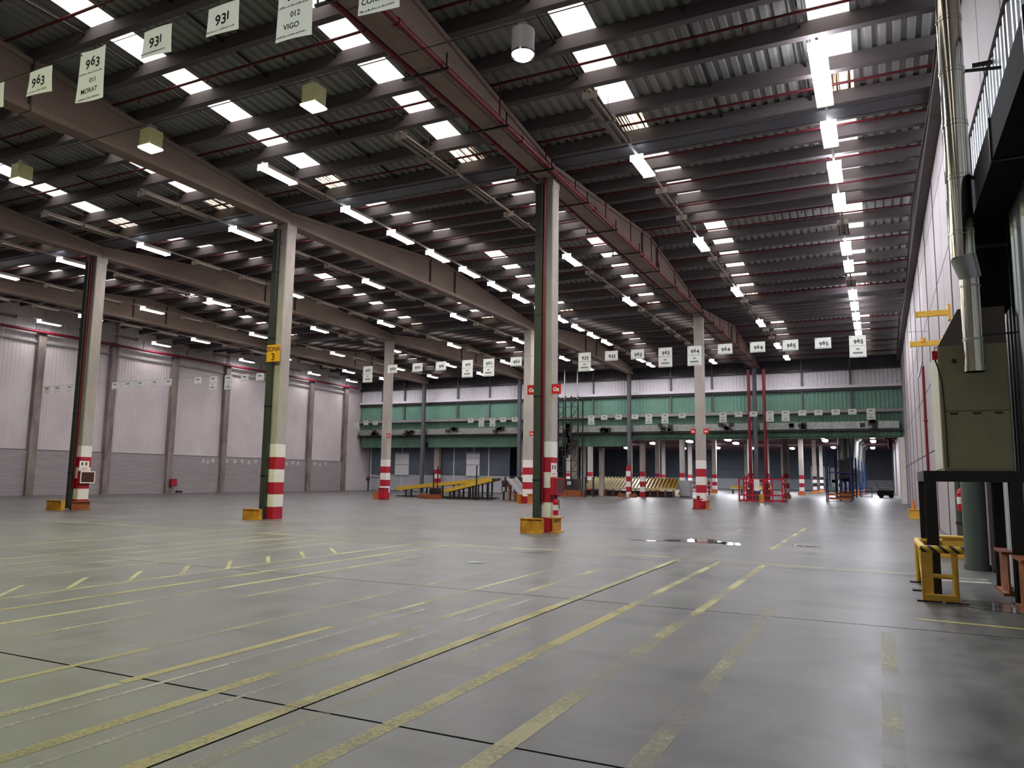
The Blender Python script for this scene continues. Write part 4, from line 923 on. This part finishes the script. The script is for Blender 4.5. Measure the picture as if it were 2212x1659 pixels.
# red fenced riser station at the first steel post
rf = thing('riser_fence', 'red steel fence around the sprinkler risers at the first steel post', 'fence', (-8.1, 59.6, 0))
for y, xs_ in ((0, (-1.55, -1.0, -.55, 0.2, .85, 1.55)), (2.2, (-1.55, 0, 1.55))):
    for x in xs_: MB().box(x - .05, x + .05, y - .05, y + .05, 0, 1.72).build('post', 'red_paint', rf)
    for z in (.08, .48, 1.68): MB().box(-1.6, 1.6, y - .04, y + .04, z - .04, z + .04).build('rail', 'red_paint', rf)
for x in (-1.55, 1.55):
    for z in (.08, .48, 1.68): MB().box(x - .04, x + .04, 0, 2.2, z - .04, z + .04).build('rail', 'red_paint', rf)
MB().bar((.9, 0, .1), (.55, 0, 1.6), .07).build('brace', 'red_paint', rf)
MB().box(-.45, -.05, -.08, -.05, .82, 1.68).build('notice_board', 'white_paint', rf)
MB().box(-.1, .25, -.1, .15, 0, .55).build('kerb', 'yellow_steel', rf)
rs = thing('sprinkler_risers', 'two thick red vertical sprinkler risers with valves at the first steel post', 'pipes', (-8.8, 63.7, 0))
for x in (-.58, .62):
    MB().cyl((x, 0, .2), (x, 0, 10.6), .13, 14).build('riser', 'red_pipe', rs, True); MB().cyl((x, 0, 1.0), (x, 0, 1.25), .24, 14).build('flange', 'dark_red', rs, True); MB().cyl((x, 0, 2.0), (x, 0, 2.15), .22, 14).build('flange', 'dark_red', rs, True)
    MB().box(x - .25, x + .25, -.3, .3, 0, .9).build('valve', 'dark_red', rs); MB().cyl((x, -.35, 1.5), (x, -.3, 1.5), .18, 14).build('handwheel', 'red_paint', rs)
MB().cyl((-.58, 0, 1.6), (.62, 0, 1.6), .1, 12).build('header', 'red_pipe', rs, True)
rsb = thing('red_shelf', 'low dark red shelf unit in the rear hall beside a striped column', 'shelf', (-17.6, 82.5, 0))
for z in (.3, .75, 1.2): MB().box(-1.2, 1.2, -.4, .4, z, z + .09).build('shelf', 'dark_red', rsb)
for x in (-1.15, 1.15): MB().box(x - .05, x + .05, -.4, .4, 0, 1.5).build('upright', 'red_paint', rsb)
yc_ = thing('yellow_roller_table', 'long pale yellow roller table far back in the rear hall', 'conveyor', (-13.6, 92, 0))
MB().box(-2.2, 2.4, -.4, .4, .75, .95).build('bed', 'conveyor_yellow', yc_); MB().box(-2.2, 2.4, -.42, -.4, .55, .75).build('side', 'chute_cream', yc_)
for x in (-2, -1, 0, 1, 2.2): MB().box(x - .05, x + .05, -.35, .35, 0, .75).build('leg', 'black_steel', yc_)

# racks with ducts in the aisle of the rear hall
for n in range(7):
    y = 68.6 + 7.6 * n; x = -3.1 + .12 * n
    r = thing('pallet_rack', 'blue and orange rack frame, %s in the line down the rear aisle' % ordinal(n), 'rack', (x, y, 0), group='rack frames in the rear aisle')
    w = .95 if n == 0 else .7
    for sx in (-w, w * .1, w):
        for sy in (0, 2.2): MB().box(sx - .05, sx + .05, sy - .05, sy + .05, 0, 4.0 if n else 4.6).build('upright', 'blue_steel', r)
    for z in (.12, .45): MB().box(-w, w, -.06, .06, z, z + .12).build('beam', 'orange_steel', r); MB().box(-w, w, 2.14, 2.26, z, z + .12).build('beam', 'orange_steel', r)
    for sx in (-w, w): MB().box(sx - .05, sx + .05, 0, 2.2, .12, .22).build('side_beam', 'orange_steel', r); MB().bar((sx, 0, .6), (sx, 2.2, 2.2), .05).build('brace', 'blue_steel', r); MB().bar((sx, 2.2, 2.2), (sx, 0, 3.8), .05).build('brace', 'blue_steel', r)
    MB().box(-w, w, -.04, .04, 2.3, 2.4).build('tie', 'blue_steel', r)
    if n == 0:
        MB().box(.0, w * .95, .2, 1.9, 1.9, 3.4).build('fan_box', 'machine_dark', r); MB().cyl((.3, 1, 3.4), (.3, 1, 7.4), .3, 14).build('duct', 'foil', r, True); MB().cyl((.8, 1, 3.6), (.8, 1, 7.4), .22, 14).build('duct', 'foil', r, True)
    else:
        MB().box(-.3, .5, .3, 1.9, 1.6, 3.0).build('fan_box', 'machine_dark', r); MB().cyl((.2, 1, 3.0), (.5, 1, 6.0), .28, 12).cyl((.5, 1, 6.0), (1.0, 1, 6.4), .24, 12).build('duct', 'foil', r, True)
tr = thing('pallet_truck', 'small dark and white pallet truck parked by the far right wall', 'vehicle', (.6, 86.5, 0))
MB().box(-.9, .6, -.6, .6, .25, .75).build('body', 'machine_dark', tr); MB().box(-.8, .1, -.5, .5, .75, 1.05).build('cover', 'crate_white', tr); MB().box(.2, .55, -.45, .45, .55, .95).build('seat', 'door_white', tr)
for x in (-.55, .35):
    for y in (-.5, .5): MB().cyl((x, y - .08, .25), (x, y + .08, .25), .25, 12).build('wheel', 'rubber', tr)
MB().bar((-.75, 0, 1.0), (-1.0, 0, 1.4), .06).build('handle', 'black_steel', tr)
cg = thing('wire_cage', 'empty grey wire cage beside the pallet truck', 'cage', (-1.3, 86.5, 0))
for x in (-.5, .5):
    for y in (-.4, .4): MB().box(x - .03, x + .03, y - .03, y + .03, 0, 1.0).build('post', 'dark_steel', cg)
for z in (.1, .55, .97):
    for y in (-.4, .4): MB().box(-.5, .5, y - .02, y + .02, z - .02, z + .02).build('bar', 'dark_steel', cg)
ht = thing('red_unit_heater', 'red unit heater hanging near the far right wall', 'heater', (1.0, 80, 5.6)); MB().box(-.5, .6, -.5, .5, 0, 1.1).build('body', 'dark_red', ht); MB().cyl((0, 0, -.9), (0, 0, 0), .18, 10).build('nozzle', 'red_pipe', ht, True); MB().box(-.45, -.4, -.3, .3, 1.1, 1.95).box(.45, .5, -.3, .3, 1.1, 1.95).build('hanger', 'black_steel', ht)

# lamps of the rear hall
FL = [(-25.2, 88.9), (-28.1, 103), (-27.9, 120), (-22.1, 98.6), (-16.6, 95), (-17.2, 104.4), (-22.4, 119), (-28.0, 134), (-17.3, 121.3), (-11.8, 121.9), (-5.6, 90.9), (-5.8, 99.1), (-5.9, 119.3), (-.55, 92), (-.55, 102), (-.75, 121.5), (-36.5, 95), (-36.5, 118), (-11.5, 84), (-22.3, 76), (-33, 76), (-44, 84)]
first = None
for n, (x, y) in enumerate(FL):
    if first is None:
        o = empty('rear_lamp'); MB().box(-.07, .07, -.8, .8, 0, .1).build('housing', 'housing', o); MB().prism([(-.3, -.16), (-.2, -.24), (.2, -.24), (.3, -.16), (.3, 0), (-.3, 0)], 'y', -.78, .78).build('bloom_diffuser', 'tube_hot', o)  # glowing box made oversized, lamp bloom put into its shape
        MB().box(-.01, .01, -.01, .01, .1, 1.0).build('hanger', 'cable', o)
        li = bpy.data.lights.new('tube_light', 'AREA'); li.shape = 'RECTANGLE'; li.size = .3; li.size_y = 1.5; li.energy = FAR_W; li.color = (.92, .94, 1.0)
        lo = bpy.data.objects.new('tube_light', li); COL.objects.link(lo); lo.parent = o; lo.location = (0, 0, -.26); first = o
    else: o = copy_tree(first)
    o.location = (x, y, 6.6)
    tag(o, 'bright batten lamp in the rear hall, %s, %s from the camera side' % ('above the right aisle' if x > -7 else 'in the middle' if x > -24 else 'towards the left', ordinal(n)), 'lamp', 'lamps of the rear hall')
